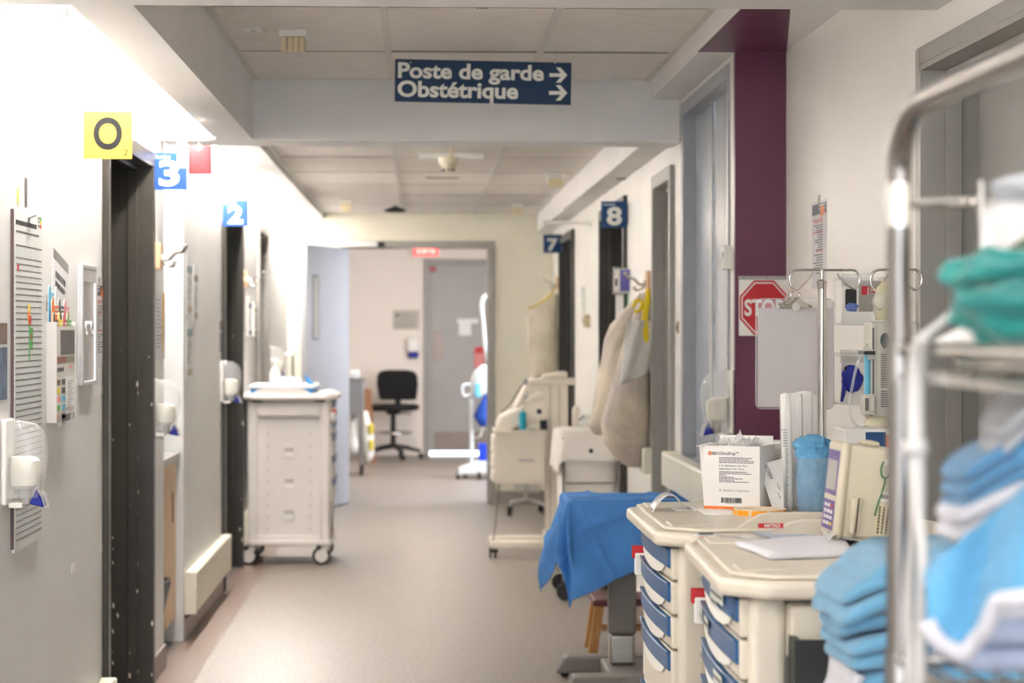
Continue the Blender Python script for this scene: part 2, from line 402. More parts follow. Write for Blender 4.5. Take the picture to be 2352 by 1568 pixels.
# door frames ----------------------------------------------------
def frame_y(name, X, sd, y0, y1, zt, m, cw=.05, proud=.022, lbl=None):
    """frame in a wall plane X; sd=+1 corridor is at +X"""
    t = struct(bpy.data.objects.new(name, None)); COL.objects.link(t); t.location = (X, (y0 + y1) / 2, 0); t.empty_display_size = .1
    xi = X - sd * (T + .003); xo = X + sd * proud
    B().box(xi, xo, y0 - .004, y0 + .01, 0, zt).build('jamb', m, t)
    B().box(xi, xo, y1 - .01, y1 + .004, 0, zt).build('jamb', m, t)
    B().box(xi, xo, y0, y1, zt - .01, zt + .004).build('head', m, t)
    B().box(X + sd * .0005, xo, y0 - cw, y0 - .004, 0, zt + cw).build('casing', m, t, bevel=.003)
    B().box(X + sd * .0005, xo, y1 + .004, y1 + cw, 0, zt + cw).build('casing', m, t, bevel=.003)
    B().box(X + sd * .0005, xo, y0 - .004, y1 + .004, zt + .004, zt + cw).build('casing', m, t, bevel=.003)
    xm = X - sd * .06
    b = B(); b.box(xm - .02, xm + .02, y1 - .026, y1 - .01, 0, zt - .01); b.box(xm - .02, xm + .02, y0 + .01, y0 + .026, 0, zt - .01); b.box(xm - .02, xm + .02, y0 + .026, y1 - .026, zt - .026, zt - .01)
    b.build('door_stop', m, t, bevel=.002)
    return t
CHIP = mat('chipped_paint', (206, 194, 180), .7, var=.1)
dfs = [frame_y('door_%d' % (i + 1), XL, 1, a, b_, DH, DARKF if i < 2 else GREYF) for i, (a, b_) in enumerate(DL)]
dfr = [frame_y('door_%d' % (i + 4), XR, -1, a, b_, DH, (GREYF, DARKF, DARKF)[i]) for i, (a, b_) in enumerate(DR)]
dn = frame_y('door_7', XR2, -1, DN[0], DN[1], DH, GREYF)
B().box(XR2 + .125, XR2 + .165, DN[0] + .012, DN[1] - .012, .008, DH - .01).build('door_leaf', GREYD, dn)
B().box(XR + .125, XR + .165, DR[0][0] + .012, DR[0][1] - .012, .008, DH - .01).build('door_leaf', GREYD, dfr[0])
# worn paint chips on the nearest jambs
def chips(par, y, xa, xb, cnt, s, seed):
    rr = random.Random(seed); b = B()
    for k in range(cnt):
        z = .05 + 1.35 * rr.random() ** 1.3; x = rr.choice([xa + .003, (xa + xb) / 2 - .01, xb - .003, rr.uniform(xa, xb), (xa + xb) / 2 + .02]); r = s * rr.uniform(.2, 1) ** 1.6
        n_ = 7; pts = []
        for q in range(n_):
            a = 2 * math.pi * q / n_; rr_ = r * rr.uniform(.5, 1)
            pts.append((x + rr_ * .6 * math.cos(a), y, z + rr_ * 1.5 * math.sin(a)))
        b.prism(pts, (0, -.0008, 0))
    o = b.build('paint_chips', CHIP, par); o['kind'] = 'stuff'
chips(dfs[0], DL[0][1] - .0262, XL - T + .005, XL + .02, 20, .010, 1)
chips(dfs[0], DL[0][1] - .0102, XL - T + .005, XL + .02, 20, .011, 3)
chips(dfs[1], DL[1][1] - .0102, XL - T + .005, XL + .02, 12, .016, 2)
# end door frame, leaf, closer
df = struct(bpy.data.objects.new('door_8', None)); COL.objects.link(df); df.location = ((EX0 + EX1) / 2, YE, 0)
EZo = zY(553, YE); cw = EZo - EZ
B().box(EX0 - cw, EX0 + .004, YE - .02, YE + .14, 0, EZo).build('jamb', GREYF, df, bevel=.004)
B().box(EX1 - .004, EX1 + cw, YE - .02, YE + .14, 0, EZo).build('jamb', GREYF, df, bevel=.004)
B().box(EX0 + .004, EX1 - .004, YE - .02, YE + .14, EZ, EZo).build('head', GREYF, df, bevel=.004)
# leaf swung towards us
hx, hy = EX0 + .005, YE - .03
nx = xY(704, 16.92); ny = 16.92
ang = math.atan2(ny - hy, nx - hx); Lf = math.hypot(nx - hx, ny - hy)
Mx = Matrix.Translation((hx, hy, 0)) @ Matrix.Rotation(ang, 4, 'Z')
leaf = B().box(0, Lf, -.045, 0, .012, EZ - .006).xf(Mx).build('door_leaf', BLUEG, df, bevel=.003)
GLASSP = mat('pale_glass', (214, 222, 220), .1, var=.02, coat=.6)
B().box(Lf * .72, Lf * .87, -.047, .003, zY(780, 17.2), zY(632, 17.2)).xf(Mx).build('vision_panel', DGREY, leaf, bevel=.003)
B().box(Lf * .745, Lf * .845, -.049, .005, zY(776, 17.2), zY(637, 17.2)).xf(Mx).build('pane', GLASSP, leaf)
cl = B().box(xY(780, YE), xY(868, YE), YE - .065, YE - .02, zY(568, YE), zY(554, YE)).build('door_closer', STEEL, df, bevel=.004)
B().box(xY(868, YE), xY(884, YE), YE - .05, YE - .02, zY(568, YE), zY(556, YE)).build('closer_arm', BLACKP, df)
# far grey door
fd = struct(bpy.data.objects.new('door_9', None)); COL.objects.link(fd); fd.location = (FX0 + .5, YF, 0)
for a, b_ in ((FX0 - .06, FX0 + .01), (FX1 - .01, FX1 + .06)): B().box(a, b_, YF - .02, YF + .14, 0, FZ + .06).build('jamb', GREYF, fd, bevel=.004)
B().box(FX0 + .01, FX1 - .01, YF - .02, YF + .14, FZ, FZ + .06).build('head', GREYF, fd, bevel=.004)
B().box(FX0 + .004, FX1 - .004, YF + .02, YF + .065, .046, FZ).build('door_leaf', GREYD, fd)
B().box(FX0 + .06, FX1 - .06, YF + .012, YF + .02, .07, .27).build('kick_plate', mat('kick_plate', (150, 138, 130), .4, var=.05), fd)
B().box(FX0 + .05, FX0 + .16, YF + .014, YF + .02, 1.08, 1.42).build('push_plate', mat('push_plate', (162, 150, 142), .35, .3, var=.05), fd)
# grey glazed window on the right
wi = struct(bpy.data.objects.new('window_1', None)); COL.objects.link(wi); wi.location = (XR, (WIN[0] + WIN[1]) / 2, .9)
y0, y1 = WIN; WF = mat('window_frame_grey', (166, 167, 172), .35, var=.03)
for a, b_ in ((y0 - .03, y0 + .012), (y1 - .06, y1 + .012)): B().box(XR - .008, XR + .10, a, b_, .88, 2.385).build('jamb', WF, wi, bevel=.004)
B().box(XR - .008, XR + .10, y0 + .012, y1 - .06, 2.33, 2.385).build('head', WF, wi, bevel=.004)
B().box(XR - .03, XR + .10, y0 + .012, y1 - .06, .88, .905).build('window_sill', WF, wi, bevel=.004)
PANE = mat('blue_grey_glass', (192, 199, 210), .2, var=.04, vscale=2, stretch=(1, 4, .3), coat=.5)
ym = yX(1640, XR + .05)
B().box(XR + .048, XR + .058, ym + .004, y1 - .06, .905, 2.33).build('pane', PANE, wi)
B().box(XR + .052, XR + .062, y0 + .012, ym - .004, .905, 2.33).build('pane', PANE, wi)
B().box(XR + .046, XR + .05, ym - .008, ym + .006, .905, 2.33).build('seam', GREYINK, wi)
for s, yo in ((1, .05), (-1, -.05)):
    pts = [(XR + .046, ym + yo + .022 * math.sin(k * 1.1 + s) * (1 if k % 3 else .2), .92 + k * .047) for k in range(30)]
    B().tube(pts, .0025, 5).build('sealing_tape', FILM, wi, smooth='all')
# ================================================================ things on the left wall
def wY(px, d=0): return yX(px, XL + d)
def wZ(px, py, d=0): return PX(px, py, X=XL + d).z
LW = XL + .0003
def lbox(b, x0, x1, ya, yb, za, zb): return b.box(x0, x1, ya, yb, za, zb)
# generic flat sheet lines ("printed text") on a left/right wall sheet
def lines(parent, X, sd, y0, y1, zs, m, h=.0028, rr=None, name='print_line'):
    rr = rr or random.Random(3); b = B()
    for z in zs:
        y = y0; e = y0 + (y1 - y0) * rr.uniform(.45, 1)
        while y < e:
            w_ = rr.uniform(.008, .035); b.box(X, X + sd * .0004, y, min(y + w_, e), z, z + h); y += w_ + .005
    o = b.build(name, m, parent); return o
def sheet_l(name, lbl, cat, pxa, pxb, za, zb, m=WPAP, d=.0012, group=None):
    ya, yb = wY(pxa), wY(pxb)
    t = thing(name, lbl, cat, (XL, (ya + yb) / 2, za), group=group)
    B().box(XL, XL + d, ya, yb, za, zb).build('sheet', m, t)
    return t, ya, yb
# tall wall chart
CHART = mat('chart_board', (214, 217, 214), .5, var=.01, vscale=40)
ya, yb = wY(25), wY(88); za, zb = .842, 1.772
t = thing('wall_chart', 'tall grey ruled chart board hanging from a metal clip', 'chart', (XL, (ya + yb) / 2, za))
b = B(); b.prism([(XL + .002, ya, za), (XL + .002, yb, za), (XL + .002, yb, zb - .012), (XL + .002, yb - .012, zb), (XL + .002, ya + .012, zb), (XL + .002, ya, zb - .012)], (.008, 0, 0))
b.build('board', CHART, t)
B().box(XL, XL + .0085, ya - .006, ya + .001, za + .01, zb - .012).build('dark_edge', mat('chart_edge', (92, 72, 74), .5, var=.05), t)
fx = XL + .0101
zt = wZ(30, 530); zb0 = wZ(30, 562)
b = B(); b.box(fx, fx + .0005, ya + .02, yb - .05, zt - .002, zt + .002); b.box(fx, fx + .0005, ya + .015, yb - .005, zb0 - .0015, zb0 + .0015)
z = zb0 - .033
while z > za + .02:
    b.box(fx, fx + .0005, ya + .015, yb - .005, z - .0009, z + .0009); z -= .0165 * 1.0
b.build('ruled_lines', mat('rule_ink', (98, 86, 84), .7, var=.05), t)['kind'] = 'stuff'
b = B()
for k in range(24): b.box(fx - .0001, fx + .0003, ya + .03 + k * .0145, ya + .031 + k * .0145, za + .03, zb0)
b.build('column_lines', mat('pale_rule', (182, 186, 184), .7, var=.05), t)['kind'] = 'stuff'
lines(t, fx, 1, ya + .015, yb - .004, [zt + .018], INK, .012, random.Random(5), 'title_line')
for k, m_ in enumerate((GREEN, YELLOW, RED)):
    zz = wZ(80, 500 + k * 9); B().box(fx, fx + .0005, yb - .03, yb - .008, zz - .006, zz + .003).build('colour_key', m_, t)
    B().box(fx, fx + .0005, yb - .065, yb - .035, zz - .004, zz + .002).build('key_text', GREYINK, t)
B().loft([(0, 0, 0, .001, .001), (.012, 0, 0, .0015, .016), (.03, 0, 0, .0015, .022), (.05, 0, 0, .0015, .012), (.058, 0, 0, .001, .002)], 12).xf(Matrix.Translation((fx, ya + .045, zt + .065))).build('emblem', mat('olive_print', (196, 196, 120), .6, var=.05), t)
B().box(fx, fx + .0006, ya + .035, ya + .062, wZ(38, 622), wZ(38, 608)).build('red_mark', RED, t)
yc = (ya + yb) / 2 + .0
hg = thing('hanging_strip', 'grey metal strip hook holding up the tall chart', 'hook', (XL, yc, zb))
B().box(XL, XL + .0018, yc - .02, yc + .025, zb - .03, zb + .085).build('strip', STEEL, hg)
B().prism([(XL + .002, yc - .02, zb - .03), (XL + .03, yc - .02, zb - .018), (XL + .03, yc - .02, zb - .016), (XL + .002, yc - .02, zb - .024)], (0, .045, 0)).build('hook', WHITE, hg)
# sticker flower up the chart
sp = thing('sticker_strip', 'green red and yellow sticker trail on the chart', 'sticker', (fx, wY(58), wZ(58, 830)))
for (x0, x1, y0_, y1_, m_) in ((56, 61, 697, 745, YELLOW), (57, 63, 725, 745, RED), (58, 60, 745, 830, GREEN), (60, 66, 752, 800, GREEN), (61, 64, 768, 780, RED), (55, 58, 715, 735, ORANGE)):
    _d = .0006 + .0003 * len(sp.children); B().box(fx, fx + _d, wY(x0), wY(x1), wZ(58, y1_), wZ(58, y0_)).build('sticker', m_, sp)
# photo poster at the frame edge
PICB = mat('brown_photo', (128, 108, 98), .4, var=.3, vscale=30); PICS = mat('blue_photo', (96, 116, 138), .4, var=.35, vscale=24)
t, ya, yb = sheet_l('photo_poster', 'photo poster with brown and blue pictures beside the tall chart', 'poster', -40, 16, 1.245, 1.462)
B().box(XL + .0012, XL + .0018, ya + .01, yb - .006, 1.40, 1.455).build('picture', PICB, t)
B().box(XL + .0012, XL + .0018, ya + .01, yb - .006, 1.255, 1.392).build('picture', PICS, t)
t, ya, yb = sheet_l('photo_poster', 'photo poster with brown and blue pictures beside the room two door', 'poster', 503, 511.5, 1.31, 1.49)
B().box(XL + .0012, XL + .0018, ya + .01, yb - .006, 1.43, 1.485).build('picture', PICB, t)
B().box(XL + .0012, XL + .0018, ya + .01, yb - .006, 1.315, 1.42).build('picture', PICS, t)
# tilted note above the brochure rack
cy, cz = wY(137), wZ(137, 640)
t = thing('taped_note', 'tilted typed note under clear tape above the brochure rack', 'note', (XL, cy, cz - .14))
M_ = Matrix.Translation((XL, cy, cz - .06)) @ Matrix.Rotation(R(-9), 4, 'X')
B().box(0, .001, -.14, .14, -.13, .13).xf(M_).build('sheet', WPAP, t)
B().box(.001, .0014, -.14, .14, .10, .13).xf(M_).build('tape', FILM, t)
b = B(); rr = random.Random(4)
for z, h in ((.05, .02), (.022, .018), (-.012, .006), (-.03, .006), (-.05, .007)):
    y = -.09
    while y < .085:
        w_ = rr.uniform(.012, .04); b.box(.001, .0013, y, min(y + w_, .09), z, z + h); y += w_ + .007
b.xf(M_).build('typed_lines', INK, t)
b = B(); b.box(.001, .0013, -.09, .09, -.075, -.0725); b.box(.001, .0013, .0875, .09, -.13, -.0725); b.box(.001, .0013, -.09, -.0875, -.13, -.0725)
b.xf(M_).build('ruled_box', INK, t)
# brochure rack
ya, yb = wY(105), 6.75; zt, zb = 1.46, 1.165; rx = XL + .03
RACK = mat('rack_grey', (196, 192, 188), .4, var=.02)
t = thing('brochure_rack', 'grey wall rack full of tabbed brochures', 'rack', (XL, (ya + yb) / 2, zb))
B().box(XL, rx + .002, ya, ya + .006, zb, zt).build('side_panel', RACK, t, bevel=.001)
B().box(XL, rx + .002, yb - .006, yb, zb, zt).build('side_panel', RACK, t, bevel=.001)
B().box(XL, XL + .003, ya + .006, yb - .006, zb, zt + .03).build('back_panel', RACK, t)
fp = B().box(rx - .003, rx, ya + .006, yb - .006, zb, zt - .012).build('front_panel', mat('rack_front', (214, 212, 206), .4, var=.02), t)
B().box(XL + .003, rx - .003, ya + .006, yb - .006, zb, zb + .006).build('bottom', RACK, t)
L = yb - ya
def fr(u0, u1, v0, v1, m_, nm='print', d=.0006): return B().box(rx, rx + d, ya + L * u0, ya + L * u1, zb + .295 * v0, zb + .295 * v1).build(nm, m_, fp)
fr(.22, .95, .67, .92, DGREY, 'photo_print'); fr(.05, .5, .59, .655, mat('maroon_print', (150, 96, 88), .5, var=.04)); fr(.5, .95, .59, .655, mat('sage_print', (140, 146, 116), .5, var=.04))
fr(.06, .38, .51, .545, DGREY); fr(.66, .82, .53, .56, PINK); fr(.06, .95, .0, .07, DGREY, 'rail')
for k, (m1, m2) in enumerate(((BROWN, GREYINK), (YELLOW, DGREY), (PINK, SKYB), (GREEN, SKYB), (ORANGE, GREYINK))):
    v = .40 - k * .085
    fr(.05, .2, v - .028, v + .028, m1); fr(.27, .46, v - .028, v + .028, m2)
B().box(rx + .0007, rx + .0016, ya + L * .5, ya + L * .93, zb + .04, zb + .45 * .295 + .0).build('handwritten_note', PAPER, fp)
lines(fp, rx + .0017, 1, ya + L * .56, ya + L * .92, [zb + .045 + k * .008 for k in range(10)], GREYINK, .0015, random.Random(8), 'handwriting')
for u in (.08, .72): B().box(rx + .0007, rx + .0018, ya + L * u, ya + L * (u + .16), zb - .012, zb + .035).build('tape', FILM, fp)
# brochures
def brochure(lbl, u0, u1, ztop, d, m_, tabw=.35, hgt=.16):
    a, b_ = ya + L * u0, ya + L * u1; x = XL + d; zlo = zb + .006; w_ = b_ - a
    pts = [(x, a, zlo), (x, b_, zlo), (x, b_, ztop - .022), (x, a + w_ * tabw, ztop - .022)]
    for k in range(7):
        q = math.pi * k / 6; pts.append((x, a + w_ * tabw / 2 * (1 + math.cos(q)), ztop - .022 + .022 * math.sin(q)))
    t_ = thing('brochure', lbl, 'brochure', (x, (a + b_) / 2, zlo), group='brochures in the wall rack')
    B().prism(pts, (.0014, 0, 0)).build('cover', m_, t_)
    B().prism([(p[0], p[1] - .002, p[2] - .0005) for p in pts], (-.0012, 0, 0)).build('pages', PAPER, t_)
    b = B(); b.box(x + .0015, x + .0019, a + w_ * (tabw + .08), b_ - .006, ztop - .036, ztop - .031); b.box(x + .0015, x + .0019, a + w_ * (tabw + .08), b_ - .016, ztop - .048, ztop - .043)
    b.build('title', LETW, t_)
z1 = wZ(112, 655); z2 = wZ(120, 685); z3 = wZ(127, 717)
brochure('light blue brochure with a tall tab at the rack edge', .02, .45, z1, .006, SKYB, .3)
brochure('pale grey brochure standing tallest at the rack back', .3, .93, z1 - .002, .009, CHART, .2)
brochure('orange brochure in the middle row of the rack', .06, .38, z2, .013, ORANGE)
brochure('dark grey brochure in the middle row of the rack', .40, .68, z2, .013, DGREY)
brochure('blue and pink brochure in the middle row of the rack', .69, .95, z2 - .002, .013, PINK)
brochure('olive brown brochure in the front row of the rack', .03, .28, z3, .019, BROWN)
brochure('yellow brochure in the front row of the rack', .29, .51, z3, .019, YELLOW)
brochure('dusty red brochure in the front row of the rack', .52, .73, z3, .019, mat('dusty_red_print', (188, 92, 92), .5, var=.05))
brochure('green brochure in the front row of the rack', .74, .96, z3, .019, GREEN)
# display case with ring pull
ya2, yb2 = wY(178), wY(213); zt2, zb2 = wZ(180, 606), wZ(182, 885)
t = thing('display_case', 'narrow metal framed display case with a ring pull', 'display case', (XL, (ya2 + yb2) / 2, zb2))
ALU = mat('satin_aluminium', (206, 206, 208), .3, .5, var=.03)
B().box(XL, XL + .008, ya2, yb2, zb2, zt2).build('back_plate', ALU, t, bevel=.002)
b = B(); w_ = .03
for a in (ya2, yb2 - w_): b.box(XL + .008, XL + .016, a, a + w_, zb2, zt2)
for a in (zb2, zt2 - .012): b.box(XL + .008, XL + .016, ya2 + w_, yb2 - w_, a, a + .012)
b.build('frame', ALU, t, bevel=.002)
B().box(XL + .008, XL + .014, ya2 + w_, yb2 - w_, zt2 - .055, zt2 - .012).build('header_bar', GREYP, t)
B().box(XL + .008, XL + .011, ya2 + w_, yb2 - w_, zb2 + .012, zt2 - .055).build('pane', mat('smoky_glass', (150, 154, 160), .08, rgb2=(188, 190, 192), vscale=3, stretch=(1, 10, .4), coat=1), t)
cy, cz = wY(197), wZ(197, 756)
B().tube([(XL + .02, cy + .016 * math.cos(2 * math.pi * k / 14), cz + .022 * math.sin(2 * math.pi * k / 14)) for k in range(14)], .003, 6, close=True).build('ring_pull', CHROME, t, smooth='all')
B().box(XL + .01, XL + .022, cy - .012, cy + .012, cz + .018, cz + .026).build('pull_plate', CHROME, t)
# notices with orange star (left wall and right wall)
NAVYP = mat('navy_print', (72, 74, 84), .5, var=.06)
def notice(lbl, X, sd, y0, y1, z0, z1, rightside=False):
    t = thing('notice', lbl, 'notice', (X, (y0 + y1) / 2, z0))
    d = sd * .0012; B().box(X, X + d, y0, y1, z0, z1).build('sheet', WPAP, t); Xf = X + d
    h = z1 - z0; w_ = y1 - y0
    B().box(Xf, Xf + sd * .0005, y0 + .02 * w_, y1 - .02 * w_, z1 - .15 * h, z1 - .03 * h).build('header', NAVYP, t)
    ys = y1 - .22 * w_ if sd > 0 else y0 + .22 * w_
    B().prism([(Xf + sd * .0006, ys - .16 * w_, z1 - .14 * h), (Xf + sd * .0006, ys + .18 * w_, z1 - .2 * h), (Xf + sd * .0006, ys + .18 * w_, z1 - .06 * h), (Xf + sd * .0006, ys + .02 * w_, z1 - .05 * h)], (sd * .0006, 0, 0)).build('star', ORANGE, t)
    for k in range(2): B().box(Xf + sd * .0006, Xf + sd * .001, y0 + .1 * w_, y0 + .5 * w_, z1 - (.06 + .04 * k) * h, z1 - (.045 + .04 * k) * h).build('header_text', LETW, t)
    lines(t, Xf, sd, y0 + .25 * w_, y1 - .05 * w_, [z1 - h * q for q in (.22, .245, .36, .58)], RED, .004, random.Random(2))
    lines(t, Xf, sd, y0 + .25 * w_, y1 - .05 * w_, [z1 - h * (.28 + .028 * q) for q in range(11)] + [z1 - h * (.62 + .03 * q) for q in range(8)], INK, .003, random.Random(6))
    B().box(Xf, Xf + sd * .0008, (y0 + y1) / 2 - .02, (y0 + y1) / 2 + .02, z1 - .03, z1 + .02).build('tape', FILM, t)
    return t
notice('laminated notice with an orange star beside the display case', XL, 1, wY(215), wY(238.5), wZ(226, 842), wZ(226, 650))
notice('laminated notice with an orange star on the white wall beside the purple wall', XR2, -1, yX(1899, XR2), yX(1866, XR2), PX(1882, 662, X=XR2).z, PX(1882, 462, X=XR2).z)
# bits of tape
for px, py, l in ((168, 1305, 'scrap of white tape low on the wall beside the bumper'), (233, 1258, 'scrap of white tape low beside the dark door frame'), (233, 895, 'scrap of white tape under the starred notice')):
    y, z = wY(px), wZ(px, py); tag(B().box(XL, XL + .0015, y - .035, y + .035, z - .014, z + .012).build('tape_scrap', WHITE), l, 'tape')
# soap dispensers
POUCH = mat('soap_pouch', (222, 218, 204), .5, var=.05, vscale=20)
def dispenser(lbl, X, sd, y, z0, H=.235, W=.115, D=.1, rot=None):
    t = thing('soap_dispenser', lbl, 'soap dispenser', (X, y, z0), group='clear hand soap dispensers')
    B().box(X, X + sd * .014, y - W / 2, y + W / 2, z0 + .01, z0 + H).build('back_plate', WHITE, t, bevel=.006)
    secs = [(.03, .80), (.06, .86), (.10, .95), (.14, 1.0), (.18, .97), (.205, .86), (.222, .66), (.231, .42), (.235, .2)]
    b = B(); n_ = 14; vs = []; fs = []
    for q, (zz, dd) in enumerate(secs):
        for k in range(n_ + 1):
            a = math.pi * k / n_; ca, sa = math.cos(a), math.sin(a)
            wx = math.copysign(abs(ca) ** .55, ca) * W / 2 * (.97 if dd > .5 else .85); dx = abs(sa) ** .5 * D * dd
            vs.append((X + sd * (.013 + dx), y + wx, z0 + zz * H / .235))
    for q in range(len(secs) - 1):
        for k in range(n_): fs.append((q * (n_ + 1) + k, q * (n_ + 1) + k + 1, (q + 1) * (n_ + 1) + k + 1, (q + 1) * (n_ + 1) + k))
    fs.append(tuple((len(secs) - 1) * (n_ + 1) + k for k in range(n_ + 1)))
    b.add(vs, fs).build('cover', DISP, t, smooth='all')
    B().loft([(z0 + .05, X + sd * .05, y, .024, .03), (z0 + .062, X + sd * .052, y, .036, .046), (z0 + .1, X + sd * .054, y, .038, .05), (z0 + .125, X + sd * .054, y, .036, .048), (z0 + .135, X + sd * .046, y, .03, .042)], 16, p=3).build('soap_pouch', POUCH, t, smooth=True)
    B().cyl((X + sd * .055, y, z0 + .012), (X + sd * .055, y, z0 + .056), .016, 12).build('nozzle', GREYP, t)
    B().box(X + sd * .014, X + sd * .05, y - .03, y + .03, z0 + .002, z0 + .016).build('drip_shelf', WHITE, t, bevel=.004)
    B().prism([(X + sd * .068, y - .028, z0 + .012), (X + sd * .106, y - .028, z0 + .004), (X + sd * .098, y - .028, z0 + .03), (X + sd * .085, y - .028, z0 + .05)], (0, .056, 0)).build('lever', LEVER, t, bevel=.003)
    B().prism([(X + sd * .088, y - .03, z0 + .052), (X + sd * .104, y - .03, z0 + .035), (X + sd * .112, y - .03, z0 + .002), (X + sd * .108, y - .03, z0 + .002), (X + sd * .098, y - .03, z0 + .034)], (0, .06, 0)).build('lever_guard', CLEAR, t)
dispenser('clear soap dispenser with a blue lever over the tall chart corner', XL, 1, wY(8) + .02, wZ(8, 1168))
dispenser('clear soap dispenser with a blue lever beside the room three door', XL, 1, wY(350) + .02, wZ(352, 1003))
dispenser('clear soap dispenser with a blue lever beside the room two door', XL, 1, wY(508), wZ(510, 926))
dispenser('clear soap dispenser on the wall past the pale supply cart', XL, 1, wY(622), wZ(622, 870))
dispenser('clear soap dispenser with a blue lever on the window edge by the purple wall', XR, -1, 7.64, PX(1690, 1005, X=XR).z)
# O2 and room signs --------------------------------------------------
def room_sign(name, lbl, xa, xb, Y, za, zb, m_, wallside):
    t = thing(name, lbl, 'sign', ((xa + xb) / 2, Y, za))
    B().box(xa, xb, Y, Y + .004, za, zb).build('plate', m_, t, bevel=.0008)
    xw = xa if wallside < 0 else xb
    B().box(xw - .004, xw + .004, Y + .004, Y + .06, za + .02, zb - .02).build('bracket', GREYP, t)
    return t
def num_sign(lbl, pxw, pxe, py0, py1, dig, m_, X, chambre=True, dy=.07):
    Y = yX(pxw, X) - dy; xe = xY(pxe, Y); za, zb = zY(py1, Y), zY(py0, Y); s = 1 if X < 0 else -1
    xa, xb = sorted((xY(pxw, Y), xe)); t = room_sign('room_sign', lbl, xa, xb, Y, za, zb, m_, -s)
    w_, h_ = xb - xa, zb - za; cx = (xa + xb) / 2
    text(dig, w_ * .58, h_ * .70, LETW, t, (cx + w_ * (.0), Y - .0002, za + h_ * .44), FRONT, bold=.035, name='numeral')
    if chambre: text('Chambre', w_ * .48, h_ * .1, LETW, t, (xa + w_ * .29, Y - .0002, zb - h_ * .115), FRONT, bold=.01, name='lettering')
    return t
Y = yX(192, XL); xe = xY(303, Y); za, zb = zY(367, Y), zY(259, Y)
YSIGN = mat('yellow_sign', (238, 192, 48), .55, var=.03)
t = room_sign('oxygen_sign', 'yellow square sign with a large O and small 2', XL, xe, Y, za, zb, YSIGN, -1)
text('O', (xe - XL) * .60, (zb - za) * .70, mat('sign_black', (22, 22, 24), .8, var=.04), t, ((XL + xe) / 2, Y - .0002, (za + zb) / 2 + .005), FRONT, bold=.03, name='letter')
text('2', (xe - XL) * .1, (zb - za) * .14, INK, t, (xe - .02, Y - .0002, za + .021), FRONT, bold=.015, name='numeral')
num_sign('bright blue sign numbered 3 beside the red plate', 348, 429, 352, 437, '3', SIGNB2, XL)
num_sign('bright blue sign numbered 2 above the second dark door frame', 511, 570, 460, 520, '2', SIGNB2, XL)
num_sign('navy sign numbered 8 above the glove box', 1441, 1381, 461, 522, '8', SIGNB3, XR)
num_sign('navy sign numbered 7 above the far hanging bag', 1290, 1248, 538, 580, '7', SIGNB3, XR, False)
# red plate
Y = yX(433, XL); xe = xY(487, Y); za, zb = zY(402, Y), zY(334, Y)
t = thing('fire_plate', 'plain red plate standing out from the wall behind sign three', 'sign', ((XL + xe) / 2, Y, za))
B().box(XL, xe, Y, Y + .012, za, zb).build('plate', mat('red_plate', (136, 14, 24), .6, var=.12, vscale=14), t, bevel=.012)
B().box(XL, XL + .015, Y + .012, Y + .03, za + .02, zb - .02).build('bracket', mat('red_plate', (150, 24, 34)), t)
# rods over doors
def rod(lbl, X, sd, Y, z, ln, hooks, strip=None):
    t = thing('hanging_rod', lbl, 'rod', (X, Y, z))
    xe = X + sd * ln
    B().tube([(X, Y, z), (X + sd * .1, Y, z), (xe - sd * .01, Y, z), (xe, Y, z)], [.011, .011, .011, .006], 12).build('rod', WHITE, t, smooth=True)
    B().cyl((X, Y, z), (X + sd * .012, Y, z), .028, 16).build('flange', WHITE, t)
    for h in hooks:
        x = X + sd * h
        B().tube([(x, Y, z - .008)] + [(x + sd * .012 * math.sin(a), Y - .002, z - .03 + .012 * math.cos(a)) for a in [0, .8, 1.6, 2.4, 3.2, 4.0]], .002, 6).build('hook', WHITE, t, smooth='all')
    if strip: B().box(X + sd * strip, X + sd * (strip + .035), Y - .003, Y - .001, z - .11, z).build('paper_strip', PAPER, t)
rod('white rod with hooks above the tall chart', XL, 1, 4.88, 2.145, .3, [.22])
Yr = 8.3; rod('white rod with a hook and paper strip by sign three', XL, 1, Yr, zY(321, Yr), xY(492, Yr) - XL, [.25], .17)
rod('white rod above the far grey door frame', XL, 1, 14.45, zY(507, 14.45), .3, [.2])
rod('cream rod on the wall between the signs 7 and 8', XR, -1, 14.0, zY(511, 14), .3, [.2])
# hook blocks
def hook_block(lbl, X, sd, y, z):
    t = thing('coat_hook', lbl, 'coat hook', (X, y, z - .055))
    B().box(X, X + sd * .028, y - .045, y + .045, z - .055, z + .05).build('block', WOODP, t, bevel=.003)
    for dy in (-.02, .03):
        x0 = X + sd * .028
        B().tube([(x0, y + dy, z - .01), (x0 + sd * .03, y + dy, z - .015), (x0 + sd * .055, y + dy, z + .01), (x0 + sd * .085, y + dy, z + .018), (x0 + sd * .1, y + dy, z + .045)], [.006, .005, .005, .005, .007], 8).build('hook', CHROME, t, smooth='all')
        B().tube([(x0, y + dy, z - .012), (x0 + sd * .02, y + dy, z - .038), (x0 + sd * .045, y + dy, z - .042), (x0 + sd * .055, y + dy, z - .02)], [.006, .005, .005, .006], 8).build('hook', CHROME, t, smooth='all')
    B().cyl((X + sd * .028, y + .005, z - .012), (X + sd * .036, y + .005, z - .012), .02, 14).build('rosette', CHROME, t)
hook_block('pale wood block with chrome coat hooks by the room three door', XL, 1, wY(352) + .05, zY(587, 8.95))
hook_block('pale wood block with chrome coat hooks past the room two door', XL, 1, wY(558), zY(640, 13.5))
hook_block('wood block with chrome hooks holding the mesh laundry bags', XR, -1, 10.32, zY(645, 10.3))
hook_block('wood block with chrome hooks holding the far pale bag', XR, -1, 17.15, zY(650, 17.15))
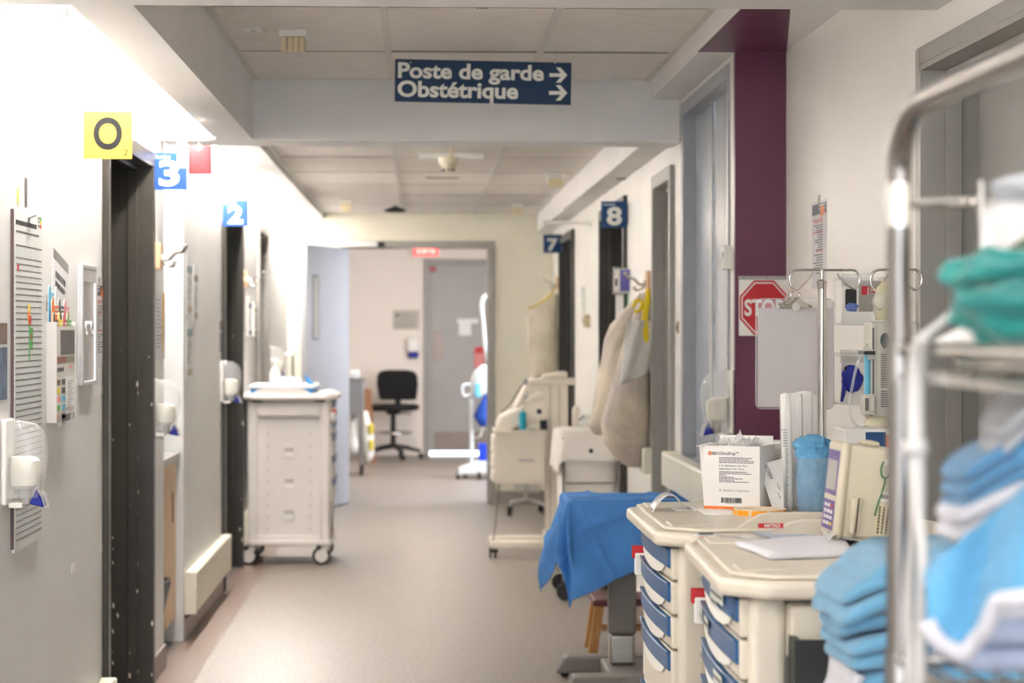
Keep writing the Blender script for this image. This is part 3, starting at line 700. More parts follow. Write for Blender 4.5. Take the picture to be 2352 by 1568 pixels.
# papers further along
t, ya, yb = sheet_l('notice', 'curling notice with an orange stripe below the coat hooks', 'notice', 355.5, 378, wZ(365, 825), wZ(365, 672))
B().prism([(XL + .0013, yb - .09, wZ(365, 672)), (XL + .0013, yb - .01, wZ(365, 672)), (XL + .0013, yb - .06, wZ(365, 800)), (XL + .0013, yb - .1, wZ(365, 820))], (.0005, 0, 0)).build('stripe', mat('amber_print', (224, 176, 60), .5, var=.05), t)
lines(t, XL + .0013, 1, ya + .03, yb - .1, [wZ(365, 690 + 9 * k) for k in range(13)], GREYINK, .004, random.Random(9))
TEALG = mat('teal_grey_print', (136, 158, 164), .5, var=.05); SAND = mat('sand_print', (178, 170, 148), .5, var=.05)
for (pa, pb, q0, q1, l, hd) in ((427, 440, 585, 720, 'upper grey form taped on the wall past the alcove', TEALG), (427, 440, 730, 868, 'lower grey form taped on the wall past the alcove', TEALG), (443.5, 453, 608, 735, 'narrow form with a brown heading past the alcove', PICB),
        (567, 574, 680, 772, 'blue bordered frame beyond the room two door', SIGNB3), (579.5, 587, 693, 772, 'white form beside the far grey door frame', SAND)):
    z0, z1 = wZ(pa, q1), wZ(pa, q0); t, ya, yb = sheet_l('posted_form', l, 'notice', pa, pb, z0, z1, CHART if pa < 500 else PAPER, .004 if pa < 560 else .012)
    X_ = XL + (.0041 if pa < 560 else .0121)
    B().box(X_, X_ + .0005, ya + .01, yb - .01, z1 - .3 * (z1 - z0), z1 - .18 * (z1 - z0)).build('heading', hd, t)
    B().box(X_, X_ + .0005, ya + .01, yb - .01, z0 + .04 * (z1 - z0), z0 + .14 * (z1 - z0)).build('footing', SAND if hd != SIGNB3 else SIGNB3, t)
    lines(t, X_, 1, ya + .03, yb - .03, [z0 + (z1 - z0) * (.25 + .05 * k) for k in range(8)], GREYINK, .004, random.Random(3))
# alcove cabinet, worktop, bin
cxf = XL - .035
t = thing('base_cabinet', 'wood veneer base cabinet in the left alcove', 'cabinet', (XL - .3, 9.88, 0))
B().box(XL - .6, cxf - .02, 9.66, ALC[1] - .003, .1, .84).build('carcass', WOOD, t)
B().box(XL - .6, cxf - .06, 9.66, ALC[1] - .003, 0, .1).build('plinth', mat('dark_wood', (112, 66, 36), .5, var=.1), t)
d = B().box(cxf - .019, cxf, 9.67, 9.86, .11, .835).build('door', WOODP, t, bevel=.002)
d2 = B().box(cxf - .019, cxf, 9.865, ALC[1] - .006, .11, .835).build('door', WOODP, t, bevel=.002)
B().box(cxf, cxf + .001, 9.93, 9.985, .56, .70).build('finger_slot', mat('dark_wood', (112, 66, 36)), d2)
tag(B().box(XL - .615, XL - .012, ALC[0] + .005, ALC[1] - .004, .84, .875).build('worktop', mat('grey_laminate', (176, 170, 164), .35, var=.03), bevel=.003), 'grey laminate worktop in the left alcove', 'worktop')
t = thing('end_panel', 'wood end panel carrying the alcove worktop', 'panel', (XL - .3, 9.345, 0))
B().box(XL - .6, XL - .06, 9.33, 9.35, 0, .84).build('panel', WOOD, t)
B().box(XL - .6, XL - .05, 9.35, 9.66, .74, .84).build('apron', WOOD, t)
t = thing('waste_bin', 'grey waste bin with a black bag under the alcove worktop', 'bin', (XL - .13, 9.5, 0))
B().loft([(0, XL - .13, 9.5, .085, .09), (.33, XL - .13, 9.5, .11, .12), (.335, XL - .13, 9.5, .105, .115)], 20, p=4).build('bin_body', mat('bin_grey', (92, 90, 90), .4, var=.05), t, smooth=True)
B().loft([(.18, XL - .13, 9.5, .107, .117), (.25, XL - .13, 9.5, .116, .125), (.33, XL - .13, 9.5, .122, .13), (.352, XL - .13, 9.5, .118, .128), (.34, XL - .13, 9.5, .1, .11)], 28, cap=False, wr=.12, p=4).build('bin_bag', mat('black_bag', (36, 36, 38), .25, var=.1, bump=.5, bscale=30), t, smooth='all')
# vertical grab bar past the far door
t = thing('grab_bar', 'steel grab bar on the wall past the far door', 'grab bar', (XL, wY(655), zY(872, 17)))
y = wY(655); z0, z1 = zY(872, 17), zY(815, 17)
B().tube([(XL, y, z0), (XL + .05, y, z0), (XL + .06, y, z0 + .012), (XL + .06, y, z1 - .012), (XL + .05, y, z1), (XL, y, z1)], .011, 10).build('bar', STEEL, t, smooth='all')
# ================================================================ ceiling things and main sign
Y = 8.0; xa, xb = xY(907, Y), xY(1312, Y); za, zb = zY(236.5, Y), zY(139, Y); cx, cz = (xa + xb) / 2, (za + zb) / 2
t = thing('direction_sign', 'long navy hanging sign reading Poste de garde and Obstétrique with arrows', 'sign', (cx, Y, za))
Wd, Hd = xb - xa, zb - za
Rl = Matrix.Translation((cx, 0, cz)) @ Matrix.Rotation(R(.95), 4, 'Y') @ Matrix.Translation((-cx, 0, -cz))
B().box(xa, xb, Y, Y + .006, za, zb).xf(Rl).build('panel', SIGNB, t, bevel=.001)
def stext(s, pxa, pxb, pya, pyb, bold):
    x0, x1 = xY(pxa, Y), xY(pxb, Y); z0, z1 = zY(pyb, Y), zY(pya, Y)
    return text(s, x1 - x0, z1 - z0, LETW, t, ((x0 + x1) / 2, Y - .0002, (z0 + z1) / 2), (R(90), R(.95), 0), bold=bold)
stext('Poste de garde', 914, 1249, 146, 193, .03)
stext('Obstétrique', 913, 1190, 187, 236, .03)
for dy in (0, 41):
    x0, x1 = xY(1262 if dy == 0 else 1261, Y), xY(1303, Y); zc = zY(171 + dy, Y); u = (x1 - x0); h = .0095
    head = [(x1, zc), (x0 + .62 * u, zc + .42 * u), (x0 + .36 * u, zc + .42 * u), (x0 + .64 * u, zc + .10 * u), (x0, zc + .10 * u), (x0, zc - .10 * u), (x0 + .64 * u, zc - .10 * u), (x0 + .36 * u, zc - .42 * u), (x0 + .62 * u, zc - .42 * u)]
    head = [(x0 + .5 * u + (q[0] - x0 - .5 * u), Y - .0004, q[1]) for q in head]
    me = B(); me.quad(*[head[i] for i in (0, 1, 2, 3)]); me.quad(*[head[i] for i in (3, 4, 5, 6)]); me.quad(*[head[i] for i in (0, 6, 7, 8)] if False else [head[i] for i in (8, 0, 6, 7)]); me.quad(head[0], head[3], head[6])
    me.build('arrow', LETW, t)
for px in (943, 1275):
    x = xY(px, Y); zz = zY(139, Y) - .004
    B().cyl((x, Y - .001, zz - .003), (x, Y + .001, zz - .003), .0025, 10).build('grommet', LETW, t)
    B().cyl((x, Y + .003, zz - .002), (x, Y + .003, ZC1), .0007, 5).build('wire', STEEL, t)
# nurse call dome lamps on the ceiling
DOME = mat('ivory_dome', (228, 212, 176), .4, var=.03)
def dome(lbl, Y, pxa, pxb, zc, h):
    xa, xb = xY(pxa, Y), xY(pxb, Y); cx = (xa + xb) / 2; w_ = (xb - xa)
    t = thing('call_lamp', lbl, 'lamp', (cx, Y, zc - h), group='ceiling nurse call lamps')
    B().box(xa, xb, Y, Y + w_ * .9, zc - .025, zc).build('base', WHITE, t, bevel=.004)
    k = .08
    b = B()
    for q in range(4): b.box(xa + w_ * (k + .21 * q + .005), xa + w_ * (k + .21 * (q + 1) - .005), Y + w_ * .08, Y + w_ * .82, zc - h, zc - .025)
    b.build('lens', DOME, t, bevel=.004)
dome('ivory ribbed call lamp in front of the navy direction sign', PX(672, 66, Z=ZC1).y, 640, 705, ZC1, .075)
dome('ivory call lamp on the far ceiling near the right soffit', PX(1276, 400, Z=ZC2).y, 1257, 1297, ZC2, .075)
dome('ivory call lamp on the far ceiling beside the left valance', PX(794, 458, Z=ZC2).y, 781, 808, ZC2, .085)
dome('ivory call lamp on the far ceiling by the end wall', PX(1188, 468, Z=ZC2).y, 1175, 1202, ZC2, .085)
p = PX(582, 66, Z=ZC1)
t = thing('blank_plate', 'small white blank plate on the ceiling beside the ivory lamp', 'plate', (p.x, p.y, ZC1 - .012))
B().box(p.x - .04, p.x + .035, p.y - .05, p.y + .05, ZC1 - .008, ZC1).build('plate', WHITE, t, bevel=.003); B().cyl((p.x, p.y - .01, ZC1 - .012), (p.x, p.y - .01, ZC1 - .006), .008, 10).build('screw', STEEL, t)
p = PX(1107, 8, Z=ZC1); p.y -= .03
t = thing('sprinkler_head', 'small chrome sprinkler rosette at the near beam', 'sprinkler', (p.x, p.y, ZC1 - .02))
B().cyl((p.x, p.y, ZC1 - .012), (p.x, p.y, ZC1), .02, 16).build('rosette', WHITE, t)
for k in range(4): B().box(p.x - .018 + k * .01, p.x - .012 + k * .01, p.y - .012, p.y + .012, ZC1 - .02, ZC1 - .01).build('fin', DGREY, t)
# smoke detector and lamp strip in the second bay
p = PX(1037, 340, Z=ZC2 - .0)
Yd = 11.4; x = xY(1030, Yd)
t = thing('smoke_detector', 'cream smoke detector hanging on a short stem', 'smoke detector', (x, Yd, zY(395, Yd)))
za, zm, zb = zY(395, Yd), zY(378, Yd), zY(362, Yd)
B().loft([(za, x, Yd, .018, .018), (za + .012, x, Yd, .028, .028), (zm, x, Yd, .042, .042), (zm + .006, x, Yd, .05, .05), (zb, x, Yd, .053, .053)], 20).build('head', mat('ivory_plastic', (224, 214, 188), .4, var=.02), t, smooth=True)
for k in range(5):
    a = math.pi * (1 + k / 4); B().box(x + .03 * math.cos(a) - .004, x + .03 * math.cos(a) + .004, Yd + .03 * math.sin(a) - .004, Yd + .03 * math.sin(a) + .004, za + .004, za + .016).build('vent', DGREY, t)
B().cyl((x + .014, Yd, zb), (x + .014, Yd, ZC2), .01, 10).build('stem', mat('ivory_plastic', (224, 214, 188)), t)
Yd = PX(1037, 352, Z=ZC2).y; xa, xb = xY(963, Yd), xY(1110, Yd)
t = thing('air_diffuser', 'long flat air diffuser on the far ceiling behind the smoke detector', 'diffuser', ((xa + xb) / 2, Yd, ZC2 - .012))
B().box(xa, xb, Yd - .1, Yd + .12, ZC2 - .03, ZC2 - .003).build('plate', WHITE, t, bevel=.003)
for q in (.12, .88): B().box(xa + (xb - xa) * q - .01, xa + (xb - xa) * q + .01, Yd - .08, Yd + .1, ZC2 - .004, ZC2 + .004).build('clip', STEEL, t)
Yd = PX(1016, 406, Z=ZC2).y; xa, xb = xY(975, Yd), xY(1058, Yd)
t = thing('air_grille', 'narrow slotted grille on the far ceiling', 'grille', ((xa + xb) / 2, Yd, ZC2 - .006))
B().box(xa, xb, Yd - .05, Yd + .05, ZC2 - .006, ZC2 - .001).build('frame', TBAR, t)
for k in range(4): B().box(xa + .01, xb - .01, Yd - .042 + k * .023, Yd - .03 + k * .023, ZC2 - .008, ZC2 - .006).build('slot', DGREY, t)
Yd = 16.9; x = xY(908, Yd); zz = zY(488, Yd)
t = thing('ceiling_camera', 'flat black device hanging under the far ceiling', 'camera', (x, Yd, zz))
B().loft([(zz, x, Yd, .06, .06), (zz + .012, x, Yd, .095, .08), (zz + .024, x, Yd, .08, .07), (zz + .045, x, Yd, .02, .02)], 20).build('dome', BLACKP, t, smooth=True)
B().cyl((x, Yd, zz + .04), (x, Yd, ZC2), .02, 10).build('stem', GREYP, t)
p = PX(1437, 411, X=XR)
t = thing('cable_clip', 'small black clip with a loose wire high on the right wall', 'clip', tuple(p))
B().box(XR - .05, XR, p.y - .04, p.y + .04, p.z, p.z + .018).build('clip', BLACKP, t)
B().tube([(XR - .05, p.y, p.z + .008), (XR - .06, p.y, p.z - .02), (XR - .053, p.y, p.z - .045)], .002, 5).build('wire', WHITE, t)
# ================================================================ carts
def caster(par, x, y, r=.055, hz=.15, ang=0, m1=GREYW, world=False):
    c = B(); w_ = .014
    M_ = Matrix.Translation((x, y, 0)) @ Matrix.Rotation(ang, 4, 'Z')
    f = B().prism([(-.03, -w_ - .006, hz), (.022, -w_ - .006, hz), (.03, -w_ - .006, r + .02), (.03 + .01, -w_ - .006, r - .01), (.008, -w_ - .006, r - .015), (-.02, -w_ - .006, r + .05)], (0, .005, 0))
    f.prism([(-.03, w_ + .001, hz), (.022, w_ + .001, hz), (.03, w_ + .001, r + .02), (.03 + .01, w_ + .001, r - .01), (.008, w_ + .001, r - .015), (-.02, w_ + .001, r + .05)], (0, .005, 0))
    f.box(-.03, .022, -w_ - .006, w_ + .006, hz - .012, hz)
    fk = f.xf(M_).build('caster', m1, par, world=False, bevel=.003)
    B().cyl((.024, -w_, r), (.024, w_, r), r, 24).xf(M_).build('tyre', RUBBER, fk, world=False, bevel=.006)
    B().cyl((.024, -w_ - .004, r), (.024, w_ + .004, r), r * .72, 20).xf(M_).build('hub', m1, fk, world=False)
def chamfer_poly(w, d, c, z): return [(-w + c, -d, z), (w - c, -d, z), (w, -d + c, z), (w, d - c, z), (w - c, d, z), (-w + c, d, z), (-w, d - c, z), (-w, -d + c, z)]
def handle_pts(w, y, bow, n=10):
    return [(-w + 2 * w * k / n, y - bow * (1 - ((k / n) * 2 - 1) ** 2)) for k in range(n + 1)]
WHITEC = mat('white_crescent', (246, 243, 236), .4, var=.01)
STRIP = mat('label_tape', (206, 212, 204), .5, var=.02)
def cart(name, lbl, loc, rz, body, drawers, H=1.04, labels=(), seal=True, bin_=False, panel_detail=False, W=.31, D=.25):
    t = thing(name, lbl, 'cart', loc, rz)
    zb = .15; zt = H - .033
    # body: core, corner posts, recessed side panels
    B().box(-W + .036, W - .036, -D + .02, D, zb, zt).build('body', body, t, world=False, bevel=.004)
    for sx in (-1, 1):
        for sy in (-1, 1):
            B().box(sx * W - .0 if sx < 0 else W - .045, -W + .045 if sx < 0 else W, sy * D if sy < 0 else D - .06, -D + .06 if sy < 0 else D, zb, zt).build('corner_post', body, t, world=False, bevel=.014, seg=3)
        B().box(sx * (W - .03), sx * (W - .002), -D + .06, D - .06, zt - .10, zt - .01).build('top_rail', body, t, world=False, bevel=.006)
        B().box(sx * (W - .03), sx * (W - .002), -D + .06, D - .06, zb, zb + .03).build('bottom_rail', body, t, world=False, bevel=.006)
    B().prism(chamfer_poly(W + .015, D + .015, .03, zb - .03), (0, 0, .035)).build('base', body, t, world=False, bevel=.008)
    # lid
    lid = B().prism(chamfer_poly(W + .05, D + .05, .07, zt), (0, 0, .03)).build('lid', body, t, world=False, bevel=.011, seg=3)
    B().prism(chamfer_poly(W + .028, D + .028, .06, zt + .03), (0, 0, .008)).build('work_surface', body, lid, world=False, bevel=.006, seg=3)
    for sx in (-1, 1):
        B().prism([(sx * (W - .02), -D - .012, zt + .037), (sx * (W - .13), -D - .012, zt + .037), (sx * (W - .13), -D + .07, zt + .037), (sx * (W - .05), -D + .07, zt + .037)], (0, 0, .0035)).build('corner_pad', body, lid, world=False, bevel=.003)
        # raised end rims
        n_ = 16; pts = []
        for k in range(n_ + 1):
            u = k / n_; y = -D + .11 + u * (2 * D - .13)
            hh = .032 * min(1, min(u, 1 - u) * 7)
            pts.append((sx * (W + .005), y, zt + .037 + hh))
        poly = [(sx * (W + .005), -D + .11, zt + .034)] + pts + [(sx * (W + .005), D - .02, zt + .034)]
        B().prism(poly, (sx * .02, 0, 0)).build('end_rim', body, lid, world=False, bevel=.006, seg=3)
    # drawers
    z = zt - .004; w_ = W - .03
    for i, hgt in enumerate(drawers):
        z0 = z - hgt
        dr = B().prism([(-w_, -D + .025, z0 + .003), (w_, -D + .025, z0 + .003)] + [(x, y - .012, z0 + .003) for x, y in reversed(handle_pts(w_, -D, .008))], (0, 0, hgt - .006)).build('drawer', body, t, world=False, bevel=.004)
        hp = handle_pts(w_ - .012, -D - .018, .010, 12); hh = .039; zt_ = z - .004
        poly = [(x, y, zt_) for x, y in hp] + [(w_ - .012, -D + .008, zt_), (-w_ + .012, -D + .008, zt_)]
        hd = B().prism(poly, (0, 0, -hh)).build('handle', BLUEH, dr, world=False, bevel=.004, seg=3)
        hp2 = handle_pts(w_ - .012, -D - .018, .010, 12)
        B().tube([(x, y, zt_ - .002) for x, y in hp2], .003, 6).build('handle_lip', BLUEH, dr, world=False, smooth='all')
        cr = []
        cw_, ch = w_ * .74, min(.027, hgt * .4)
        for k in range(17):
            a = math.pi * k / 16; cr.append((-cw_ * math.cos(a), -ch * math.sin(a)))
        b = B()
        def yy(x): return -D - .0135 - .008 * (1 - (x / w_) ** 2)
        vs = [(x, yy(x) - .002, zt_ - hh + q) for x, q in cr] + [(x, yy(x) - .002, zt_ - hh) for x, q in cr]
        fs = [(k, k + 1, 18 + k, 17 + k) for k in range(16)]
        b.add(vs, fs); b.build('thumb_recess', WHITEC, dr, world=False)
        for (di, u0, u1, v0, v1) in labels:
            if di == i:
                vs = []
                def hy(x): return -D - .0185 - .010 * (1 - (x / (w_ - .012)) ** 2)
                xs = [(-1 + 2 * (u0 + (u1 - u0) * q / 4)) * (w_ - .012) for q in range(5)]
                vs = [(x, hy(x) - .0035, zt_ - hh * v1) for x in xs] + [(x, hy(x) - .0035, zt_ - hh * v0) for x in xs]
                B().add(vs, [(q, q + 1, 6 + q, 5 + q) for q in range(4)]).build('label', STRIP, hd, world=False)
                vs = []
                for q in range(5): vs.append((xs[q] * .85 + xs[2] * .15, hy(xs[q]) - .0042, zt_ - hh * (v0 + .62 * (v1 - v0))))
                vs += [(p[0], p[1], p[2] + hh * .28 * (v1 - v0)) for p in vs]
                B().add(vs, [(q, q + 1, 6 + q, 5 + q) for q in range(4)]).build('label_text', DGREY, hd, world=False)
        if seal and i == 1:
            B().box(-w_ - .022, -w_ + .004, -D - .03, -D - .006, z - .05, z - .0).build('seal_tag', WHITE, t, world=False, bevel=.003)
            B().box(-w_ - .02, -w_ - .002, -D - .036, -D - .01, z - .012, z + .016).build('seal', RED, t, world=False, bevel=.002)
        z = z0
    for sx in (-1, 1):
        for sy in (-1, 1): caster(t, sx * (W - .03), sy * (D - .03), .055, zb - .028, R(96 if sy < 0 else 83) if panel_detail else (0 if sy < 0 else R(90)), body)
    if bin_:
        x = W
        B().box(x, x + .02, -D + .062, D - .02, zt - .075, zt - .012).build('bin_hanger', body, t, world=False, bevel=.006)
        B().box(x + .02, x + .03, -D + .2, D - .06, zt - .06, zt - .036).build('bin_card', GREYW, t, world=False, bevel=.004)
        bb = B(); bb.box(x, x + .07, -D + .062, D - .04, .42, .425)
        bb.box(x, x + .01, -D + .062, D - .04, .42, zt - .06); bb.box(x + .06, x + .07, -D + .062, D - .04, .42, zt - .06); bb.box(x + .01, x + .06, -D + .062, -D + .072, .42, zt - .06); bb.box(x + .01, x + .06, D - .05, D - .04, .42, zt - .06)
        bb.build('side_bin', mat('black_bin', (38, 40, 40), .5, var=.08), t, world=False)
    if panel_detail:
        x = -W + .034; PD = mat('panel_shadow_grey', (196, 184, 174), .5, var=.02)
        for y in (-.13, .13):
            B().box(x, x + .004, y - .011, y + .011, zb + .04, zt - .14).build('slotted_strip', body, t, world=False, bevel=.002)
            b = B()
            for k in range(9): b.box(x - .001, x + .002, y - .004, y + .004, zb + .06 + k * .072, zb + .075 + k * .072)
            b.build('slots', PD, t, world=False)
        for k in range(3):
            z = zb + .12 + k * .19
            r = B(); r.box(x - .006, x + .002, -.034, .034, z, z + .07)
            q = r.build('catch', body, t, world=False, bevel=.004)
            B().box(x - .0075, x - .002, -.028, .028, z + .04, z + .064).build('catch_recess', PD, q, world=False)
            B().box(x - .0085, x - .002, -.026, .026, z + .008, z + .034).build('catch_tongue', WHITE, q, world=False, bevel=.002)
        B().box(-W - .012, -W + .005, -D + .03, D - .03, zt - .014, zt + .002).build('pull_slot', DGREY, t, world=False)
        B().box(-W - .016, -W + .005, -D + .09, D - .09, zt - .012, zt - .002).build('pull_bar', body, t, world=False, bevel=.003)
    return t
U = .069
# cart beside the left wall: drawers face +X
lc = cart('supply_cart', 'pale supply cart with blue handles standing by the left wall', (-.80, 13.62, 0), R(90), GREYW, [U, U, U, U * 2, U * 2, U * 2], H=1.04, seal=True, panel_detail=True)
c1_ = cart('supply_cart', 'beige drawer cart carrying the prep box and cup of blue caps', (.765, 4.62, 0), R(-90), BEIGE, [U, U, U, U * 2, U * 2, U * 2])
c2_ = cart('supply_cart', 'beige drawer cart carrying papers and a tilted pump with a black side bin', (.79, 3.80, 0), R(-91.5), BEIGE, [U, U, U, U * 2, U * 2, U * 2],
    labels=((0, .08, .18, .3, .8), (0, .52, .82, .1, .65), (0, .52, .68, .55, 1.0), (1, .02, .17, .25, .8), (1, .29, .45, .15, .75), (2, .06, .17, .3, .9), (2, .6, .8, .2, .75)), bin_=True)
ZT = 1.04 - .033 + .038   # work surface height
# ---------------------------------------------------------------- things on the left cart
LT = ZT
x0, x1 = xY(572, 13.4), xY(724, 13.4)
t = thing('tray', 'white tray with a blue rim on the pale supply cart', 'tray', ((x0 + x1) / 2, 13.62, LT + .0))
BLUET = mat('tray_blue', (52, 132, 198), .4, var=.04)
z = LT + .033
B().box(x0 + .01, x1 - .01, 13.35, 13.9, LT, z).build('base', BLUET, t, bevel=.008)
B().box(x0, x1, 13.34, 13.91, z, z + .018).build('top', WHITE, t, bevel=.008)
b0 = z + .018
x = xY(631, 13.5); p0 = zY(836, 13.5)
t = thing('pump_bottle', 'white pump bottle standing on the blue rimmed tray', 'bottle', (x, 13.55, b0))
B().loft([(b0, x, 13.55, .032, .032), (b0 + .07, x, 13.55, .034, .034), (b0 + .095, x, 13.55, .022, .022), (b0 + .11, x, 13.55, .012, .012)], 16).build('bottle', WHITE, t, smooth=True)
B().cyl((x, 13.55, b0 + .11), (x, 13.55, b0 + .15), .006, 8).build('stem', WHITE, t)
B().box(x - .03, x + .014, 13.54, 13.56, b0 + .145, b0 + .16).build('pump_head', WHITE, t, bevel=.004)
xa, xb = xY(640, 13.45), xY(697, 13.45)
t = thing('wipes_pack', 'wrapped pack of wipes lying on the blue rimmed tray', 'wipes', ((xa + xb) / 2, 13.45, b0))
B().grid(lambda u, v: (xa + (xb - xa) * u, 13.36 + .16 * v, b0 + .002 + (.05 - .012 * u) * (math.sin(math.pi * min(1, max(0, v))) ** .4) * min(1, 12 * u, 12 * (1 - u))), 16, 12).build('pack', FILM, t, smooth='all')
B().box(xa + .01, xb - .01, 13.38, 13.49, b0, b0 + .028).build('wipes', PAPER, t, bevel=.008)
B().box(xb - .06, xb - .045, 13.375, 13.495, b0, b0 + .0285).build('band', mat('teal_band', (120, 196, 196), .4, var=.03), t)
xa = xY(706, 13.5)
t = thing('blue_packet', 'blue packet propped at the tray end', 'packet', (xa + .02, 13.6, b0))
B().prism([(xa, 13.5, b0), (xa + .04, 13.5, b0), (xa - .012, 13.5, b0 + .06), (xa - .018, 13.5, b0 + .055)], (0, .12, 0)).build('packet', BLUET, t)
B().box(xa + .005, xa + .04, 13.52, 13.6, b0, b0 + .002).build('flap', mat('blue_packet_flap', (120, 170, 214), .4, var=.03), t)
tag(B().box(-.60, -.535, 13.45, 13.75, LT, LT + .012).build('folded_cloth', PAPER, bevel=.005), 'folded white cloth beside the tray on the pale cart', 'cloth')
# ================================================================ things on the two beige carts
BOXW = mat('carton_white', (234, 231, 226), .55, var=.01)
def blob(c, r, amp, seed, freq=2.2, n=3, flat=None):
    bm = bmesh.new(); bmesh.ops.create_icosphere(bm, subdivisions=n, radius=1)
    for v in bm.verts:
        d = v.co.normalized(); q = 1 + amp * noise.noise(d * freq + Vector((seed * 7.1, seed * 3.3, seed))) + amp * .6 * abs(noise.noise(d * freq * 2.3 + Vector((seed, 5, 1))))
        v.co = Vector((c[0] + d.x * r[0] * q, c[1] + d.y * r[1] * q, c[2] + d.z * r[2] * q))
        if flat is not None: v.co.z = max(v.co.z, flat)
    b = B(); bm.verts.index_update(); b.add([v.co[:] for v in bm.verts], [[v.index for v in f.verts] for f in bm.faces]); bm.free(); return b
# prep box
p = PX(1618, 1172, Z=ZT); bx, by = p.x, p.y
t = thing('prep_box', 'open white applicator carton with an orange base stripe and barcode', 'box', (bx, by, ZT), R(-26))
w_, d_, h_ = .125, .105, .142
def slab(nm, m_, *a): return B().box(*a).build(nm, m_, t, world=False)
fr_ = slab('front_panel', BOXW, 0, w_, 0, .0015, 0, h_); slab('side_panel', BOXW, 0, .0015, .0015, d_, 0, h_); slab('side_panel', BOXW, w_ - .0015, w_, .0015, d_, 0, h_); slab('back_panel', BOXW, .0015, w_ - .0015, d_ - .0015, d_, 0, h_ + .018); slab('bottom', BOXW, .0015, w_ - .0015, .0015, d_ - .0015, 0, .0015)
B().prism([(0, .004, h_), (0, d_ - .004, h_), (-.018, d_ - .01, h_ - .0), (-.022, .004, h_ - .004)], (0, 0, .001)).build('flap', BOXW, t, world=False)
B().prism([(-.001, .003, h_ - .003), (-.001, .003, .01), (-.018, .02, h_ - .002)], (-.001, 0, 0)).build('flap', BOXW, t, world=False)
slab('orange_stripe', ORANGE, -.0005, w_ + .0005, -.0006, .0004, .0, .0105); slab('orange_stripe', ORANGE, w_ - .0004, w_ + .0006, 0, d_, .0, .0105)
def bt(s, x0, x1, z0, h, m_=PURPLE_INK, bold=0, nm='lettering'): return text(s, x1 - x0, h, m_, t, ((x0 + x1) / 2, -.0008, z0), FRONT, bold=bold, name=nm, local=True)
zt_ = h_ - .017
bt('BD', .0185, .030, zt_, .0062, bold=.01); bt('ChloraPrep™', .0325, .078, zt_ - .0005, .0095)
B().tube([(.0125 + .0034 * math.cos(a), -.0009, zt_ + .0034 * math.sin(a)) for a in [2 * math.pi * k / 14 for k in range(14)]], .0012, 5, close=True).build('emblem', ORANGE, t, world=False)
B().prism([(.0105, -.0006, zt_ - .001), (.0145, -.0006, zt_ - .001), (.0125, -.0006, zt_ + .002)], (0, -.0004, 0)).build('emblem', ORANGE, t, world=False)
bt('3 mL Applicators with Tint /', .0335, .0985, zt_ - .0265, .0052); bt('Applicateurs avec Teinte', .0335, .0905, zt_ - .0335, .0052); bt('25  Applicators / Applicateurs', .0335, .1025, zt_ - .080, .005)
bt('Orange', .033, .047, .005, .0038, LETW)
b = B(); rr = random.Random(1)
for q, (z, e) in enumerate([(zt_ - .010, .108), (zt_ - .0135, .1), (zt_ - .0168, .112), (zt_ - .0202, .112), (zt_ - .0405, .098), (zt_ - .0442, .106), (zt_ - .0478, .05), (zt_ - .0518, .068), (zt_ - .055, .087), (zt_ - .0585, .068), (zt_ - .062, .1)]):
    x = .0335
    while x < e:
        k = rr.uniform(.003, .008); b.box(x, min(x + k, e), -.0008, -.0003, z, z + .0014); x += k + .0012
b.build('small_print', PURPLE_INK, t, world=False)
b = B(); x = .0385
while x < .084:
    k = rr.choice([.0005, .0009, .0014]); b.box(x, x + k, -.0008, -.0003, .0185, .0295); x += k + rr.choice([.0006, .001, .0015])
b.build('barcode', INK, t, world=False)
bt('(01)00382903704156', .047, .077, .0165, .0016, INK)
# torn film inside the carton
def crumple(name, lbl, cat, c, rx, ry, h, m_, seed, spikes=5):
    rr = random.Random(seed); t = thing(name, lbl, cat, c)
    b = B()
    def fn(u, v):
        x = (u - .5) * 2 * rx; y = (v - .5) * 2 * ry
        n1 = noise.noise(Vector((u * 5 + seed, v * 5, seed))); n2 = abs(noise.noise(Vector((u * 11, v * 11 + seed, 2))))
        return (c[0] + x + .008 * n2, c[1] + y, c[2] + h * (.45 + .55 * n1 + .7 * n2) * (1 - .3 * abs(u - .5)))
    b.grid(fn, 26, 18); b.build('film', m_, t, smooth=False)
    return t
M30 = Matrix.Translation((bx, by, 0)) @ Matrix.Rotation(R(-26), 4, 'Z')
q = M30 @ Vector((w_ / 2, d_ / 2, 0))
t2 = crumple('torn_wrapper', 'torn clear wrappers bulging from the applicator carton', 'wrapper', (q.x, q.y, ZT + h_ - .012), .045, .035, .034, FILM, 3)
B().loft([(ZT + .0016, q.x, q.y, .04, .035), (ZT + .06, q.x, q.y, .042, .036), (ZT + h_ - .012, q.x, q.y, .044, .036)], 16, wr=.1).build('bundle', PAPER, t2)
B().prism([(q.x - .01, q.y - .02, ZT + h_), (q.x + .012, q.y - .02, ZT + h_), (q.x - .002, q.y - .022, ZT + h_ + .035)], (0, .001, 0)).build('torn_tip', FILM, t2)
# second carton behind with grey print
p = PX(1748, 1150, Z=ZT)
t = thing('prep_box', 'second applicator carton with grey print behind the orange striped one', 'box', (.775, 4.86, ZT), R(-10))
B().box(0, .12, 0, .09, 0, .142).build('carton', BOXW, t, world=False, bevel=.001)
B().box(.004, .116, -.0008, 0, .085, .137).build('grey_panel', mat('grey_label', (196, 192, 186), .6, var=.02), t, world=False)
B().tube([(.012 + .0028 * math.cos(2 * math.pi * k / 12), -.001, .13 + .0028 * math.sin(2 * math.pi * k / 12)) for k in range(12)], .001, 5, close=True).build('emblem', ORANGE, t, world=False)
b = B()
for k in range(9): b.box(.02, .1, -.0012, -.0008, .09 + k * .0042, .0914 + k * .0042)
b.build('small_print', GREYINK, t, world=False)
